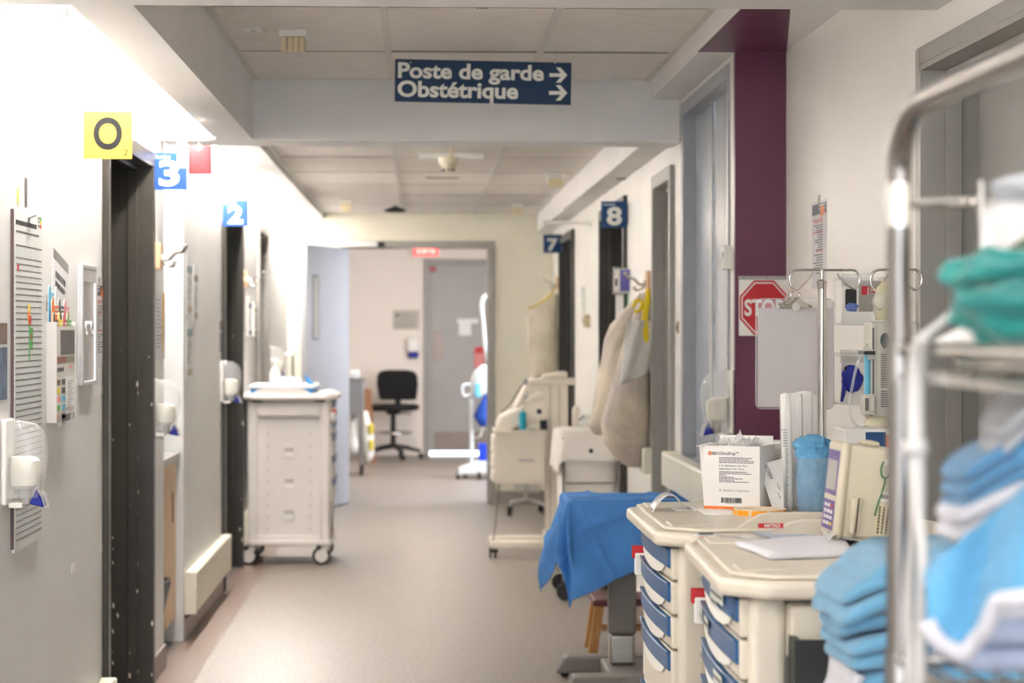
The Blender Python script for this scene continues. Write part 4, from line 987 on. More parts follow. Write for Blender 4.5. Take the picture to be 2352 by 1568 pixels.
# white pouch marked ARROW
Yp = 4.66
t = thing('paper_pouch', 'white paper pouch printed ARROW leaning by the applicator carton', 'pouch', (xY(1785, Yp), Yp, ZT))
def pz(px, py, Y): v = PX(px, py, Y=Y); return (v.x, Y, v.z)
zb_ = ZT
pa = [pz(1742, 1068, Yp + .05), pz(1797, 1052, Yp + .05), (xY(1801, Yp), Yp, ZT), (xY(1777, Yp), Yp, ZT), pz(1756, 1110, Yp + .03)]
B().prism(pa, (0, .0025, .0)).build('pouch', BOXW, t)
text('ARROW', .034, .009, PURPLE_INK, t, (xY(1765, Yp + .03), Yp + .026, zY(1085, Yp + .03)), (R(90), R(-112), 0), name='lettering')
for (px_, py_) in ((1790, 1120), (1792, 1142)): text('ARROW', .016, .003, GREYINK, t, (xY(px_, Yp), Yp + .012, zY(py_, Yp)), (R(90), R(-112), 0), name='lettering')
# tall sterile packets
def packet(lbl, pxl, pxr, pyt, Y, tilt, m_, label=False, th=.004):
    xa, xb = xY(pxl, Y), xY(pxr, Y); zt = zY(pyt, Y); t = thing('sterile_packet', lbl, 'packet', ((xa + xb) / 2, Y, ZT), group='sterile packets standing on the beige cart')
    nz = 12
    def fn(u, v):
        x = xa + (xb - xa) * u + tilt * v; z = ZT + (zt - ZT) * v
        return (x, Y - th * math.sin(math.pi * u) * (1 - .5 * v) + .002 * noise.noise(Vector((u * 3, v * 9, pxl))), z - (.006 * abs(u - .5) if v > .95 else 0))
    B().grid(fn, 8, nz).build('film', m_, t, smooth='all', solid=.0012)
    return t
packet('rear paper sterile packet behind the blue caps', 1842, 1880, 905, 4.83, -.002, BOXW)
packet('creased sterile packet third in the upright bundle', 1830, 1866, 898, 4.81, .0, BOXW)
packet('clear topped sterile packet second in the upright bundle', 1812, 1845, 902, 4.785, -.002, BOXW)
packet('narrow sterile packet at the bundle edge', 1796, 1822, 912, 4.765, -.006, FILM)
Yp = 4.70
t = packet('printed syringe packet with a ruler scale at the front of the bundle', 1799, 1822, 903, Yp, -.006, BOXW, th=.003)
b = B()
for k in range(40): b.box(xY(1803, Yp), xY(1803 + (5 if k % 5 else 9), Yp), Yp - .006, Yp - .0052, ZT + .006 + k * .0033, ZT + .007 + k * .0033)
b.build('ruler_marks', GREYINK, t)
text('UNOS', .012, .004, INK, t, (xY(1800, Yp), Yp - .0055, zY(988, Yp)), FRONT, name='lettering')
lines_b = B()
for k in range(6): lines_b.box(xY(1797, Yp), xY(1808, Yp), Yp - .006, Yp - .0055, zY(996 + k * 6, Yp), zY(994.5 + k * 6, Yp))
lines_b.build('small_print', GREYINK, t)
# clear cup of blue caps
Yc = 4.66; xc = xY(1868, Yc); BLUEC = mat('blue_nonwoven', (74, 146, 196), .7, rgb2=(112, 172, 210), vscale=30, bump=.8, bscale=60)
t = thing('clear_cup', 'clear plastic cup stuffed with blue caps', 'cup', (xc, Yc, ZT))
zt = zY(1052, Yc)
cp = mat('cup_plastic', (196, 214, 230), .15, alpha=.3, coat=.6, var=.03)
B().loft([(ZT, xc, Yc, .034, .034), (ZT + .003, xc, Yc, .036, .036), (zt, xc, Yc, .041, .041)], 24, cap=False).build('wall', cp, t, smooth='all')
B().cyl((xc, Yc, ZT), (xc, Yc, ZT + .003), .034, 24).build('base', cp, t)
t = thing('bouffant_hats', 'crumpled blue bouffant hats filling the clear cup', 'hats', (xc, Yc, ZT + .003))
B().loft([(ZT + .004, xc, Yc, .031, .031), (ZT + .04, xc, Yc, .034, .034), (ZT + .08, xc, Yc, .036, .036), (zt, xc, Yc, .034, .034), (zt + .02, xc, Yc, .036, .034)], 28, wr=.12).build('packed_caps', BLUEC, t, smooth='all')
blob((xc - .005, Yc, zt + .02), (.036, .032, .028), .3, 2, 2.2, 4).build('cap', BLUEC, t, smooth='all')
blob((xc + .026, Yc + .01, zt + .012), (.024, .024, .026), .3, 5, 2.2, 4).build('cap', BLUEC, t, smooth='all')
# orange label roll
Yl = PX(1745, 1187, Z=ZT + .0).y + .05; xl = xY(1745, Yl)
t = thing('label_roll', 'roll of orange stickers lying in front of the carton', 'sticker roll', (xl, Yl, ZT))
R1, R0, hh = .056, .036, .014
b = B(); n_ = 40
vs = []; 
for k in range(n_):
    a = 2 * math.pi * k / n_; c, s = math.cos(a), math.sin(a)
    vs += [(xl + R1 * c, Yl + R1 * s, ZT), (xl + R1 * c, Yl + R1 * s, ZT + hh), (xl + R0 * c, Yl + R0 * s, ZT + hh), (xl + R0 * c, Yl + R0 * s, ZT)]
fs = []
for k in range(n_):
    j = (k + 1) % n_
    for q in range(4): fs.append((k * 4 + q, j * 4 + q, j * 4 + (q + 1) % 4, k * 4 + (q + 1) % 4))
b.add(vs, fs).build('roll', mat('roll_paper', (232, 214, 186), .6, var=.02), t)
LAB = mat('bright_orange_label', (250, 166, 32), .5, var=.03)
for k in range(9):
    a0 = 2 * math.pi * (k + .08) / 9; a1 = 2 * math.pi * (k + .92) / 9
    vs = []
    for q in range(7):
        a = a0 + (a1 - a0) * q / 6; vs += [(xl + (R1 + .0006) * math.cos(a), Yl + (R1 + .0006) * math.sin(a), ZT + .0015), (xl + (R1 + .0006) * math.cos(a), Yl + (R1 + .0006) * math.sin(a), ZT + hh - .0015)]
    B().add(vs, [(2 * q, 2 * q + 2, 2 * q + 3, 2 * q + 1) for q in range(6)]).build('sticker', LAB, t)
# flat sheets under the box, curled strip
tag(B().box(xY(1618, 4.62), xY(1690, 4.62), 4.6, 4.72, ZT, ZT + .004).build('paper_pad', BOXW), 'thin paper pad in front of the orange striped carton', 'paper')
t = thing('curled_wrapper', 'curled clear wrapper strip on the beige cart corner', 'wrapper', (xY(1540, 4.75), 4.75, ZT))
xa, xb = xY(1492, 4.72), xY(1592, 4.72)
B().grid(lambda u, v: (xa + (xb - xa) * u, 4.66 + .09 * v + .05 * u, ZT + .0015 + .034 * math.sin(math.pi * min(1, u * 1.18)) ** 1.0 * (1 if u < .85 else .3) + .006 * (1 - u) * math.sin(v * 3)), 24, 6).build('strip', mat('label_film', (222, 222, 220), .2, alpha=.85, coat=.8, var=.06, vscale=30), t, smooth='all', solid=.0006)
B().box(xb - .04, xb + .01, 4.71, 4.79, ZT, ZT + .0015).build('paper_end', BOXW, t)
b = B()
for k in range(6): b.box(xa + .03, xa + .055, 4.69 + k * .008, 4.692 + k * .008, ZT + .029, ZT + .0296)
b.build('small_print', GREYINK, t)
# white carton at the back
xa = xY(1930, 4.86); zt = zY(985, 4.86)
t = thing('carton', 'white carton with navy and orange panels at the back of the beige cart', 'box', (xa + .05, 4.9, ZT))
B().box(xa, xa + .105, 4.80, 4.94, ZT, zt).build('carton', BOXW, t, bevel=.002)
B().box(xa + .045, xa + .09, 4.7985, 4.80, zt - .05, zt - .006).build('navy_panel', SIGNB3, t); B().box(xa + .09, xa + .1045, 4.7985, 4.80, zt - .05, zt - .012).build('orange_panel', ORANGE, t)
# tilted infusion pump on the near cart
PUMPM = mat('pump_putty', (206, 198, 176), .4, var=.02, bump=.03, bscale=200)
VIOLET = mat('pump_violet', (104, 86, 148), .4, var=.03)
xp = xY(1902, 3.98); pl = (xp + .07, 4.0, ZT)
t = thing('infusion_pump', 'putty coloured infusion pump tilted on the beige cart with a green tie', 'pump', pl, R(1))
Tm = Matrix.Translation((-.07, 0, .014)) @ Matrix.Rotation(R(6), 4, 'Y') @ Matrix.Diagonal((.74, 1, 1, 1))
def pb(nm, m_, *a, bevel=0, par=None): return B().box(*a).xf(Tm).build(nm, m_, par or t, world=False, bevel=bevel)
pb('body', PUMPM, .022, .165, -.055, .055, 0, .172, bevel=.006)
bz = pb('bezel', PUMPM, 0, .024, -.06, .06, -.004, .176, bevel=.008)
pb('keypad', VIOLET, -.001, .001, -.048, .048, .012, .066, par=bz); pb('screen_surround', VIOLET, -.001, .001, -.048, .048, .076, .158, par=bz); pb('screen', GREYP, -.002, 0, -.04, .04, .085, .14, par=bz)
for r_ in range(4):
    for c_ in range(3): pb('key', LETW if (r_, c_) not in ((0, 0), (3, 0)) else (RED if r_ == 3 else YELLOW), -.002, 0, -.036 + c_ * .026, -.018 + c_ * .026, .02 + r_ * .011, .026 + r_ * .011, par=bz)
h_ = pb('clamp_rail', PUMPM, .034, .048, -.078, -.055, .012, .078, bevel=.003); pb('clamp_rail', PUMPM, .054, .06, -.07, -.055, .012, .078, bevel=.002); pb('clamp_gap', DGREY, .048, .054, -.06, -.055, .014, .076)
pb('top_knob', PUMPM, .06, .1, -.04, .02, .172, .182, bevel=.006)
pb('sticker', BOXW, .105, .142, -.0562, -.055, .075, .092); pb('sticker', mat('cream_sticker', (214, 204, 172), .6, var=.02), .102, .14, -.0562, -.055, .012, .07)
b = B(); rr = random.Random(2)
for k in range(3):
    z = .016
    while z < .064: q = rr.uniform(.002, .005); b.box(.108 + k * .01, .1125 + k * .01, -.0568, -.0562, z, z + q); z += q + .0014
for k in range(12): b.box(.109 + k * .0024, .1102 + k * .0024, -.0568, -.0562, .08, .088)
b.xf(Tm).build('sticker_print', INK, t, world=False)
b = B(); b.box(.03, .045, -.05, -.03, -.014, 0); b.box(.13, .145, -.05, -.03, -.022, 0); b.box(.03, .045, .03, .05, -.014, 0); b.box(.13, .145, .03, .05, -.022, 0)
b.xf(Tm).build('feet', RUBBER, t, world=False)
b = B(); b.tube([Tm @ Vector((.113 + .011 * math.sin(a), -.06, .134 + .016 * math.cos(a))) for a in [k * .5 for k in range(13)]], .0016, 6); b.tube([Tm @ Vector(v) for v in ((.115, -.06, .118), (.112, -.06, .1), (.103, -.06, .07), (.098, -.06, .048))], .0016, 6)
b.build('green_tie', mat('green_tie', (34, 112, 62), .4, var=.05), t, world=False, smooth='all')
pb('tie_anchor', WHITE, .108, .118, -.062, -.055, .142, .152)
# papers on the near cart
def sheet(nm, lbl, corners, z, th, m_, cat='paper', wob=.002):
    t = thing(nm, lbl, cat, (sum(c[0] for c in corners) / 4, sum(c[1] for c in corners) / 4, z)); c = [Vector((q[0], q[1], 0)) for q in corners]
    def fn(u, v):
        p = c[0].lerp(c[1], u).lerp(c[3].lerp(c[2], u), v); return (p.x, p.y, z + th / 2 + .0006 + wob * (1 + noise.noise(Vector((u * 4, v * 4, z * 50)))))
    B().grid(fn, 14, 10).build('sheet', m_, t, smooth='all', solid=th); return t
def gp(px, py, z=ZT): v = PX(px, py, Z=z); return (v.x, v.y)
PAPB = mat('paper_bluish', (222, 221, 228), .6, var=.02)
sheet('paper_stack', 'stack of loose forms lying on the near beige cart', [gp(1688, 1256), gp(1770, 1287), gp(1960, 1280), gp(1930, 1238)], ZT, .009, PAPB, wob=.0012)
t = sheet('plastic_sleeve', 'clear sleeve with a blue printed card on the near beige cart', [gp(1640, 1232), gp(1780, 1253), gp(1900, 1240), gp(1880, 1222)], ZT + .0, .001, FILM)
B().prism([gp(1728, 1227) + (ZT + .004,), gp(1788, 1246) + (ZT + .004,), gp(1885, 1240) + (ZT + .004,), gp(1838, 1224) + (ZT + .004,)], (0, 0, .001)).build('blue_card', mat('blue_card', (150, 168, 192), .4, rgb2=(196, 204, 214), vscale=20), t)
t = sheet('label_strip', 'small handwritten label strip stuck on the near beige cart', [gp(1590, 1226), gp(1598, 1232), gp(1655, 1231), gp(1640, 1224)], ZT, .0008, PAPER, 'label', .0002)
lb = [gp(1604, 1227), gp(1606, 1230), gp(1640, 1229), gp(1636, 1226)]
B().prism([q + (ZT + .003,) for q in lb], (0, 0, .0004)).build('writing', DGREY, t)
t = sheet('folded_sheet', 'folded white corner sheet by the infusion pump', [gp(1890, 1250), gp(1905, 1262), gp(1950, 1240), gp(1930, 1225)], ZT + .011, .001, PAPER, wob=.008)
t = sheet('card_badges', 'two labelled cards on a metal plate by the infusion pump', [gp(1930, 1254), gp(1985, 1262), gp(2030, 1248), gp(1985, 1238)], ZT + .012, .003, STEEL, 'cards', .0005)
for o_ in ((1950, 1250), (1975, 1244)): B().prism([gp(o_[0], o_[1]) + (ZT + .018,), gp(o_[0] + 12, o_[1] + 3) + (ZT + .018,), gp(o_[0] + 34, o_[1] - 3) + (ZT + .018,), gp(o_[0] + 22, o_[1] - 6) + (ZT + .018,)], (0, 0, .0008)).build('card', PAPER, t)
# maker's badges on the carts
def badge(par, ct, w, h, rot): 
    q = B().box(ct[0] - .0005, ct[0] + .0005, ct[1] - w / 2, ct[1] + w / 2, ct[2] - h / 2, ct[2] + h / 2)
rim = [o for o in c2_.children if o.name.startswith('lid')][0]
B().box(-.31 + .0042, -.31 + .0052, -.157, -.109, ZT + .017, ZT + .026).build('badge', RED, rim, world=False)
text('METRO', .03, .0062, LETW, rim, (-.3046, -.13, ZT + .0215), (R(90), 0, R(90)), bold=.03, local=True, name='badge_lettering')
B().prism([(-.352, -.262, ZT - .007), (-.30, -.285, ZT - .007), (-.298, -.262, ZT - .002), (-.335, -.245, ZT - .002)], (0, 0, .001)).build('badge_plate', LETW, rim, world=False)
B().prism([(-.335, -.262, ZT - .002), (-.32, -.27, ZT - .002), (-.318, -.256, ZT - .001), (-.332, -.25, ZT - .001)], (0, 0, .0012)).build('badge', RED, rim, world=False)
# ================================================================ IV poles, clipboard, glove boxes
def iv_pole(lbl, px, Y, pyt, arm, legr, n=5, a0=.3):
    x = xY(px, Y); zt = zY(pyt, Y); t = thing('iv_pole', lbl, 'pole', (x, Y, 0))
    B().cyl((x, Y, .1), (x, Y, 1.1), .0145, 14).build('lower_pole', STEEL, t, smooth=True); B().cyl((x, Y, 1.1), (x, Y, zt - .045), .0115, 14).build('upper_pole', CHROME, t, smooth=True)
    B().tube([(x, Y, zt - .05), (x, Y, zt - .03), (x, Y, zt - .024), (x, Y, zt)], [.0115, .015, .006, .006], 12).build('pole_tip', CHROME, t, smooth=True)
    pts = []
    for k in range(11):
        a = -math.pi * .15 + k * (math.pi * 1.35) / 10
        pts.append((x - arm + .024 - .024 * math.sin(a) * 1.0, Y, zt - .026 + .026 * math.cos(a)))
    bar = [(x + arm - .02, Y, zt), (x, Y, zt)] + [(x - arm + .03, Y, zt)] + [(x - arm + .02 - .02 * math.sin(a), Y, zt - .026 + .026 * math.cos(a)) for a in [.5, 1.2, 1.9, 2.6, 3.14]] + [(x - arm + .045, Y, zt - .03), (x - arm + .062, Y, zt - .008)]
    B().tube(bar, .0032, 8).build('hook_bar', CHROME, t, smooth='all')
    B().tube([(x + arm - .03, Y, zt), (x + arm - .005, Y, zt)] + [(x + arm - .005 + .02 * math.sin(a), Y, zt - .024 + .024 * math.cos(a)) for a in [.5, 1.2, 1.9, 2.6, 3.14]] + [(x + arm - .03, Y, zt - .03), (x + arm - .045, Y, zt - .01)], .0032, 8).build('hook_bar', CHROME, t, smooth='all')
    B().cyl((x, Y, .06), (x, Y, .12), .028, 14).build('hub', STEEL, t)
    for k in range(n):
        a = a0 + 2 * math.pi * k / n; c, s = math.cos(a), math.sin(a)
        B().tube([(x, Y, .085), (x + legr * .5 * c, Y + legr * .5 * s, .08), (x + legr * c, Y + legr * s, .062)], [.013, .011, .01], 8).build('leg', STEEL, t, smooth=True)
        ca = B().cyl((x + legr * c - .008 * s, Y + legr * s + .008 * c, .024), (x + legr * c + .008 * s, Y + legr * s - .008 * c, .024), .024, 14).build('caster', RUBBER, t)
        B().cyl((x + legr * c, Y + legr * s, .03), (x + legr * c, Y + legr * s, .062), .007, 8).build('caster_stem', STEEL, t)
    return t, x, zt
ivt, ivx, ivz = iv_pole('chrome drip pole carrying the clear clipboard', 1888, 5.72, 619, .086, .19, a0=.0)
# clear clipboard
Yk = 5.80; xl, xr = xY(1736, Yk), xY(1915, Yk); zb, zt = zY(940, Yk), zY(685, Yk)
t = thing('clipboard', 'clear clipboard with blank paper hanging from the drip pole', 'clipboard', ((xl + xr) / 2, Yk, zb))
ACR = mat('acrylic', (232, 234, 236), .05, alpha=.22, coat=1, var=.01)
B().prism([(xl + .012, Yk, zb), (xr - .012, Yk, zb), (xr, Yk, zb + .012), (xr, Yk, zt - .012), (xr - .012, Yk, zt), (xl + .012, Yk, zt), (xl, Yk, zt - .012), (xl, Yk, zb + .012)], (0, .004, 0)).build('board', ACR, t)
b = B(); loop = [(xl + .012, zb), (xr - .012, zb), (xr - .004, zb + .004), (xr, zb + .012), (xr, zt - .012), (xr - .004, zt - .004), (xr - .012, zt), (xl + .012, zt), (xl + .004, zt - .004), (xl, zt - .012), (xl, zb + .012), (xl + .004, zb + .004)]
B().tube([(q[0], Yk + .002, q[1]) for q in loop], .0016, 6, close=True).build('board_edge', CLEAR, t, smooth='all')
B().box(xY(1741, Yk), xY(1914, Yk), Yk - .003, Yk - .0005, zY(935, Yk), zY(707, Yk)).build('paper', mat('clip_paper', (214, 208, 210), .7, var=.01), t)
cx, cz = xY(1825, Yk), zY(705, Yk)
B().prism([(cx - .047, Yk - .018, cz - .004), (cx + .047, Yk - .018, cz - .004), (cx + .047, Yk - .018, cz + .004), (cx + .02, Yk - .012, cz + .02), (cx + .01, Yk - .01, cz + .028), (cx - .01, Yk - .01, cz + .028), (cx - .02, Yk - .012, cz + .02), (cx - .047, Yk - .018, cz + .004)], (0, .012, 0)).build('clip', CHROME, t, bevel=.003)
B().cyl((cx, Yk - .024, cz + .001), (cx, Yk - .006, cz + .001), .011, 16).build('clip_spring', CHROME, t)
B().tube([(cx + .012 * math.cos(a), Yk - .012, cz + .034 + .009 * math.sin(a)) for a in [2 * math.pi * k / 12 for k in range(12)]], .003, 6, close=True).build('clip_ring', CHROME, t, smooth='all')
hk = (ivx - .086 + .02, 5.72, ivz - .052)
B().tube([(cx, Yk - .012, cz + .042), (cx + .002, 5.76, (cz + hk[2]) / 2 + .02), (hk[0], 5.716, hk[2] + .004)], .003, 6).build('ribbon', WHITE, t, smooth='all')
# second pole with syringe pump
iv2, x2, z2 = iv_pole('second drip pole carrying the syringe pump beside the grey door', 2052, 5.22, 618, .055, .125, n=4, a0=R(45))
Ys = 5.14; PUT = mat('syringe_pump_putty', (206, 203, 190), .4, var=.02)
xa, xb = xY(1994, Ys), x2 + .035; za, zb = zY(962, Ys), zY(738, Ys)
t = thing('syringe_pump', 'upright syringe pump with a dark knob clamped to the drip pole', 'pump', ((xa + xb) / 2, Ys, za))
B().box(xa, xb, Ys - .03, Ys + .055, za, zb).build('body', PUT, t, bevel=.005)
B().box(xa + .004, xa + .008, Ys - .0315, Ys - .03, za + .055, zb - .015).build('guide_slot', DGREY, t)
B().box(xa + .012, xa + .014, Ys - .0315, Ys - .03, za + .01, zb - .01).build('panel_seam', GREYP, t)
cxk = xY(2026, Ys); ck = zY(782, Ys)
B().loft([(0, 0, 0, .011, .018), (.008, 0, 0, .011, .018), (.010, 0, 0, .008, .015)], 18, wr=.15).xf(Matrix.Translation((cxk, Ys - .03, ck)) @ Matrix.Rotation(R(90), 4, 'X')).build('knob', mat('dark_green_knob', (72, 82, 82), .5, var=.08), t)
B().box(xY(1974, Ys), xa + .01, Ys - .045, Ys - .005, zY(953, Ys), zY(905, Ys)).build('clamp', PUT, t, bevel=.005)
B().box(xY(1978, Ys), xY(1986, Ys), Ys - .047, Ys - .045, zY(943, Ys), zY(914, Ys)).build('clamp_slot', DGREY, t)
B().box(xY(1989, Ys), xY(1999, Ys), Ys - .055, Ys - .045, zY(945, Ys), zY(912, Ys)).build('clamp_lever', PUT, t, bevel=.003)
B().box(xY(1986, Ys), xa + .008, Ys - .035, Ys, zY(826, Ys), zY(803, Ys)).build('carriage', PUT, t, bevel=.003)
B().box(xY(1967, Ys), xY(2001, Ys), Ys - .047, Ys - .022, zY(814, Ys), zY(806, Ys)).build('carriage_band', BLACKP, t)
B().cyl((xY(1988, Ys), Ys - .022, zY(905, Ys)), (xY(1988, Ys), Ys - .022, zY(815, Ys)), .0075, 12).build('syringe', SKYB, t)
b = B()
for k in range(16): b.box(xY(2017, Ys), xY(2034, Ys), Ys - .0312, Ys - .03, zY(815 + k * 5, Ys), zY(812.5 + k * 5, Ys))
for k in range(8): b.box(xY(2017, Ys), xY(2034, Ys), Ys - .0312, Ys - .03, zY(900 + k * 5, Ys), zY(897.5 + k * 5, Ys))
b.build('small_print', DGREY, t)
YB = mat('cream_bag', (226, 218, 184), .25, alpha=.75, var=.06, coat=.5)
t = thing('feeding_bag', 'cream drip bag with tubing hanging above the syringe pump', 'bag', (xY(2030, 5.05), 5.05, zY(735, 5.05)))
B().loft([(zY(735, 5.05), xY(2030, 5.05), 5.05, .02, .012), (zY(690, 5.05), xY(2032, 5.05), 5.05, .026, .018), (zY(660, 5.05), xY(2034, 5.05), 5.05, .022, .014), (zY(625, 5.05), xY(2052, 5.05), 5.08, .004, .004)], 16).build('bag', YB, t, smooth='all')
B().loft([(0, 0, 0, .004, .004), (.008, 0, 0, .014, .014), (.02, 0, 0, .019, .019), (.032, 0, 0, .014, .014), (.04, 0, 0, .004, .004)], 16).xf(Matrix.Translation((xY(2018, 5.04), 5.03, zY(712, 5.04)))).build('drip_chamber', CLEAR, t, smooth='all')
def P3(px, py, Y): v = PX(px, py, Y=Y); return (v.x, v.y, v.z)
B().tube([P3(2040, 630, 5.06), P3(2022, 668, 5.05), P3(2010, 705, 5.05), P3(2003, 740, 5.06)], .0028, 6).build('tubing', CLEAR, t, smooth='all')
t = thing('infusion_tubing', 'loop of clear tubing hanging from the syringe pump', 'tubing', P3(1976, 985, 5.08))
B().tube([P3(1992, 790, 5.09), P3(1982, 808, 5.08), P3(1968, 840, 5.08), P3(1958, 885, 5.08), P3(1951, 930, 5.08), P3(1958, 965, 5.08), P3(1972, 980, 5.08), P3(1990, 981, 5.09)], .0036, 8).build('tube', CLEAR, t, smooth='all')
B().tube([P3(1990, 981, 5.09), P3(2000, 968, 5.1), P3(2012, 975, 5.1), P3(2020, 960, 5.1)], .003, 8).build('tube', CLEAR, t, smooth='all')
t = thing('cream_bag', 'small cream bag with coiled tubing below the syringe pump', 'bag', P3(2012, 1000, 5.1))
b = [(zY(1003, 5.1), .022, .012), (zY(990, 5.1), .032, .02), (zY(970, 5.1), .03, .018), (zY(958, 5.1), .022, .01)]
B().loft([(z, xY(2015, 5.1), 5.1, rx, ry) for z, rx, ry in b], 16, wr=.15).build('bag', YB, t, smooth='all')
# glove boxes on the right wall
def glove_box(lbl, pxa, pya, pyb, Y, grey, glove, names):
    xa = xY(pxa, Y); xb = XR2 - .004; za, zb = zY(pyb, Y), zY(pya, Y); h = zb - za
    t = thing('glove_box', lbl, 'glove box', ((xa + xb) / 2, Y, za))
    B().box(xa + .004, xb - .004, Y + .002, Y + .1, za + .003, zb - .01).build('carton', BOXW, t, bevel=.001)
    B().box(xa, xb + .004, Y - .003, Y + .001, za, za + h * .27).build('holder_front', WHITE, t, bevel=.001)
    hb = B(); hb.box(xa, xb + .004, Y + .1, Y + .104, za, zb); hb.box(xa, xb + .004, Y + .001, Y + .1, za - .002, za + .002); hb.box(xb, xb + .004, Y, Y + .1, za, zb)
    hb.build('holder_back', CLEAR, t)
    B().box(xa, xa + (xb - xa) * .7, Y - .004, Y - .001, zb - h * .2, zb + .008).build('holder_top', CLEAR, t, bevel=.001)
    if grey:
        B().box(xa + (xb - xa) * .42, xb - .006, Y + .0005, Y + .002, za + .003, zb - .012).build('grey_panel', mat('grove_grey', (166, 160, 150), .6, var=.02), t)
        B().box(xa + (xb - xa) * .48, xa + (xb - xa) * .68, Y - .0003, Y + .0005, zb - .05, zb - .026).build('red_label', RED, t)
        text('BASIC', .02, .006, LETW, t, (xa + (xb - xa) * .635, Y - .0006, zb - .038), (R(90), R(-90), 0), bold=.02)
        B().box(xa + (xb - xa) * .70, xa + (xb - xa) * .82, Y - .0003, Y + .0005, zb - .05, zb - .028).build('size_label', GREYP, t)
        text('L', .011, .014, RED, t, (xa + (xb - xa) * .76, Y - .0006, zb - .039), (R(90), R(-90), 0), bold=.03)
        text('Nitrile', .05, .011, GREYP, t, (xa + (xb - xa) * .62, Y - .0002, za + .06), (R(90), R(-90), 0))
    hx = xa + (xb - xa) * .1
    b = [(hx + q[0] * (xb - xa) * .26, Y - .0002, za + h * (.32 + q[1] * .42)) for q in ((.1, 0), (.9, 0), (1, .08), (1, .92), (.9, 1), (.1, 1), (0, .92), (0, .08))]
    B().prism(b, (0, .0015, 0)).build('opening', BLACKP, t)
    return t, xa, xb, za, zb
DBL = mat('blue_glove', (104, 128, 198), .5, var=.1, bump=.5, bscale=40); RBL = mat('royal_glove', (34, 48, 160), .5, var=.15, bump=.5, bscale=40)
t, xa, xb, za, zb = glove_box('white and grey glove box marked BASIC L in a wall holder', 1932, 634, 745, 5.95, True, DBL, 1)
blob((xa + (xb - xa) * .25, 5.95, za + (zb - za) * .36), (.016, .006, .012), .4, 3).build('glove', DBL, t, smooth='all')
t, xa, xb, za, zb = glove_box('white glove box with a royal blue glove trailing from it', 1929, 810, 930, 5.95, False, RBL, 2)
blob((xa + (xb - xa) * .28, 5.944, za + (zb - za) * .5), (.026, .008, .034), .35, 4).build('glove', RBL, t, smooth='all')
B().tube([(xa + .012, 5.943, za + .055), (xa + .008, 5.941, za + .03), (xa + .003, 5.94, za + .008)], [.007, .006, .004], 8).build('glove_finger', RBL, t, smooth='all')
# stop sign poster on the purple wall
Yp = 7.57; xa, xb = xY(1697, Yp), xY(1812, Yp); za, zb = zY(771, Yp), zY(641, Yp)
t = thing('stop_sign', 'white poster with a red STOP octagon on the purple wall', 'sign', ((xa + xb) / 2, Yp, za))
B().box(xa, xb, Yp - .002, Yp, za, zb).build('sheet', PAPER, t)
cx, cz = (xa + xb) / 2, (za + zb) / 2; ax, az = (xb - xa) / 2 - .003, (zb - za) / 2 - .003; k = .4142
def octo(s, y, m_, nm):
    q = [(s, k * s), (k * s, s), (-k * s, s), (-s, k * s), (-s, -k * s), (-k * s, -s), (k * s, -s), (s, -k * s)]
    B().prism([(cx + a * ax, y, cz + b_ * az) for a, b_ in q], (0, -.0006, 0)).build(nm, m_, t)
octo(1, Yp - .002, RED, 'octagon'); octo(.93, Yp - .0026, PAPER, 'white_border'); octo(.88, Yp - .0032, RED, 'octagon_field')
text('STOP', ax * 1.62, az * .62, PAPER, t, (cx, Yp - .0042, cz), FRONT, bold=.03)
t = thing('poster_rail', 'narrow grey rail holding the stop poster', 'rail', (cx, Yp, zb))
B().box(xa - .002, xb, Yp - .008, Yp, zb + .001, zb + .012).build('rail', GREYP, t, bevel=.001)
for q in (.1, .55): B().cyl((xa + (xb - xa) * q, Yp - .01, zb + .007), (xa + (xb - xa) * q, Yp - .008, zb + .007), .002, 8).build('screw', BLACKP, t)
# intercom box on the window edge, wall switch
t = thing('wall_sensor', 'small white sensor box on the window edge', 'sensor', (XR, 7.68, zY(620, 7.68)))
B().box(XR - .03, XR, 7.635, 7.70, zY(618, 7.68), zY(564, 7.68)).build('box', WHITE, t, bevel=.004); B().box(XR - .034, XR - .03, 7.65, 7.685, zY(590, 7.68), zY(578, 7.68)).build('lens', GREYP, t)
yy_ = yX(1558, XR); zz = PX(1558, 752, X=XR).z
t = thing('wall_switch', 'brown switch plate on the white wall beside the grey door', 'switch', (XR, yy_, zz - .03))
B().box(XR - .006, XR, yy_ - .03, yy_ + .03, zz - .025, zz + .025).build('plate', mat('tan_plate', (176, 150, 128), .5, var=.05), t, bevel=.002); B().box(XR - .01, XR - .006, yy_ - .008, yy_ + .008, zz - .01, zz + .01).build('rocker', BROWN, t)
yy_ = yX(1354, XR); zz = PX(1354, 737, X=XR).z
t = thing('wall_switch', 'tan switch plate on the wall between the doors 7 and 8', 'switch', (XR, yy_, zz - .05))
B().box(XR - .04, XR, yy_ - .06, yy_ + .06, zz - .04, zz + .04).build('plate', mat('tan_plate2', (200, 184, 150), .5, var=.05), t, bevel=.003); B().box(XR - .044, XR - .04, yy_ - .02, yy_ + .02, zz - .015, zz + .015).build('rocker', BROWN, t)
ya, yb = yX(1345, XR), yX(1336, XR); za, zb = PX(1340, 745, X=XR).z, PX(1340, 656, X=XR).z
t = thing('posted_form', 'narrow grey form on the wall between the doors 7 and 8', 'notice', (XR, (ya + yb) / 2, za))
B().box(XR - .004, XR, ya, yb, za, zb).build('sheet', CHART, t); lines(t, XR - .0041, -1, ya + .03, yb - .03, [za + .02 + k * .03 for k in range(8)], GREYINK, .006)
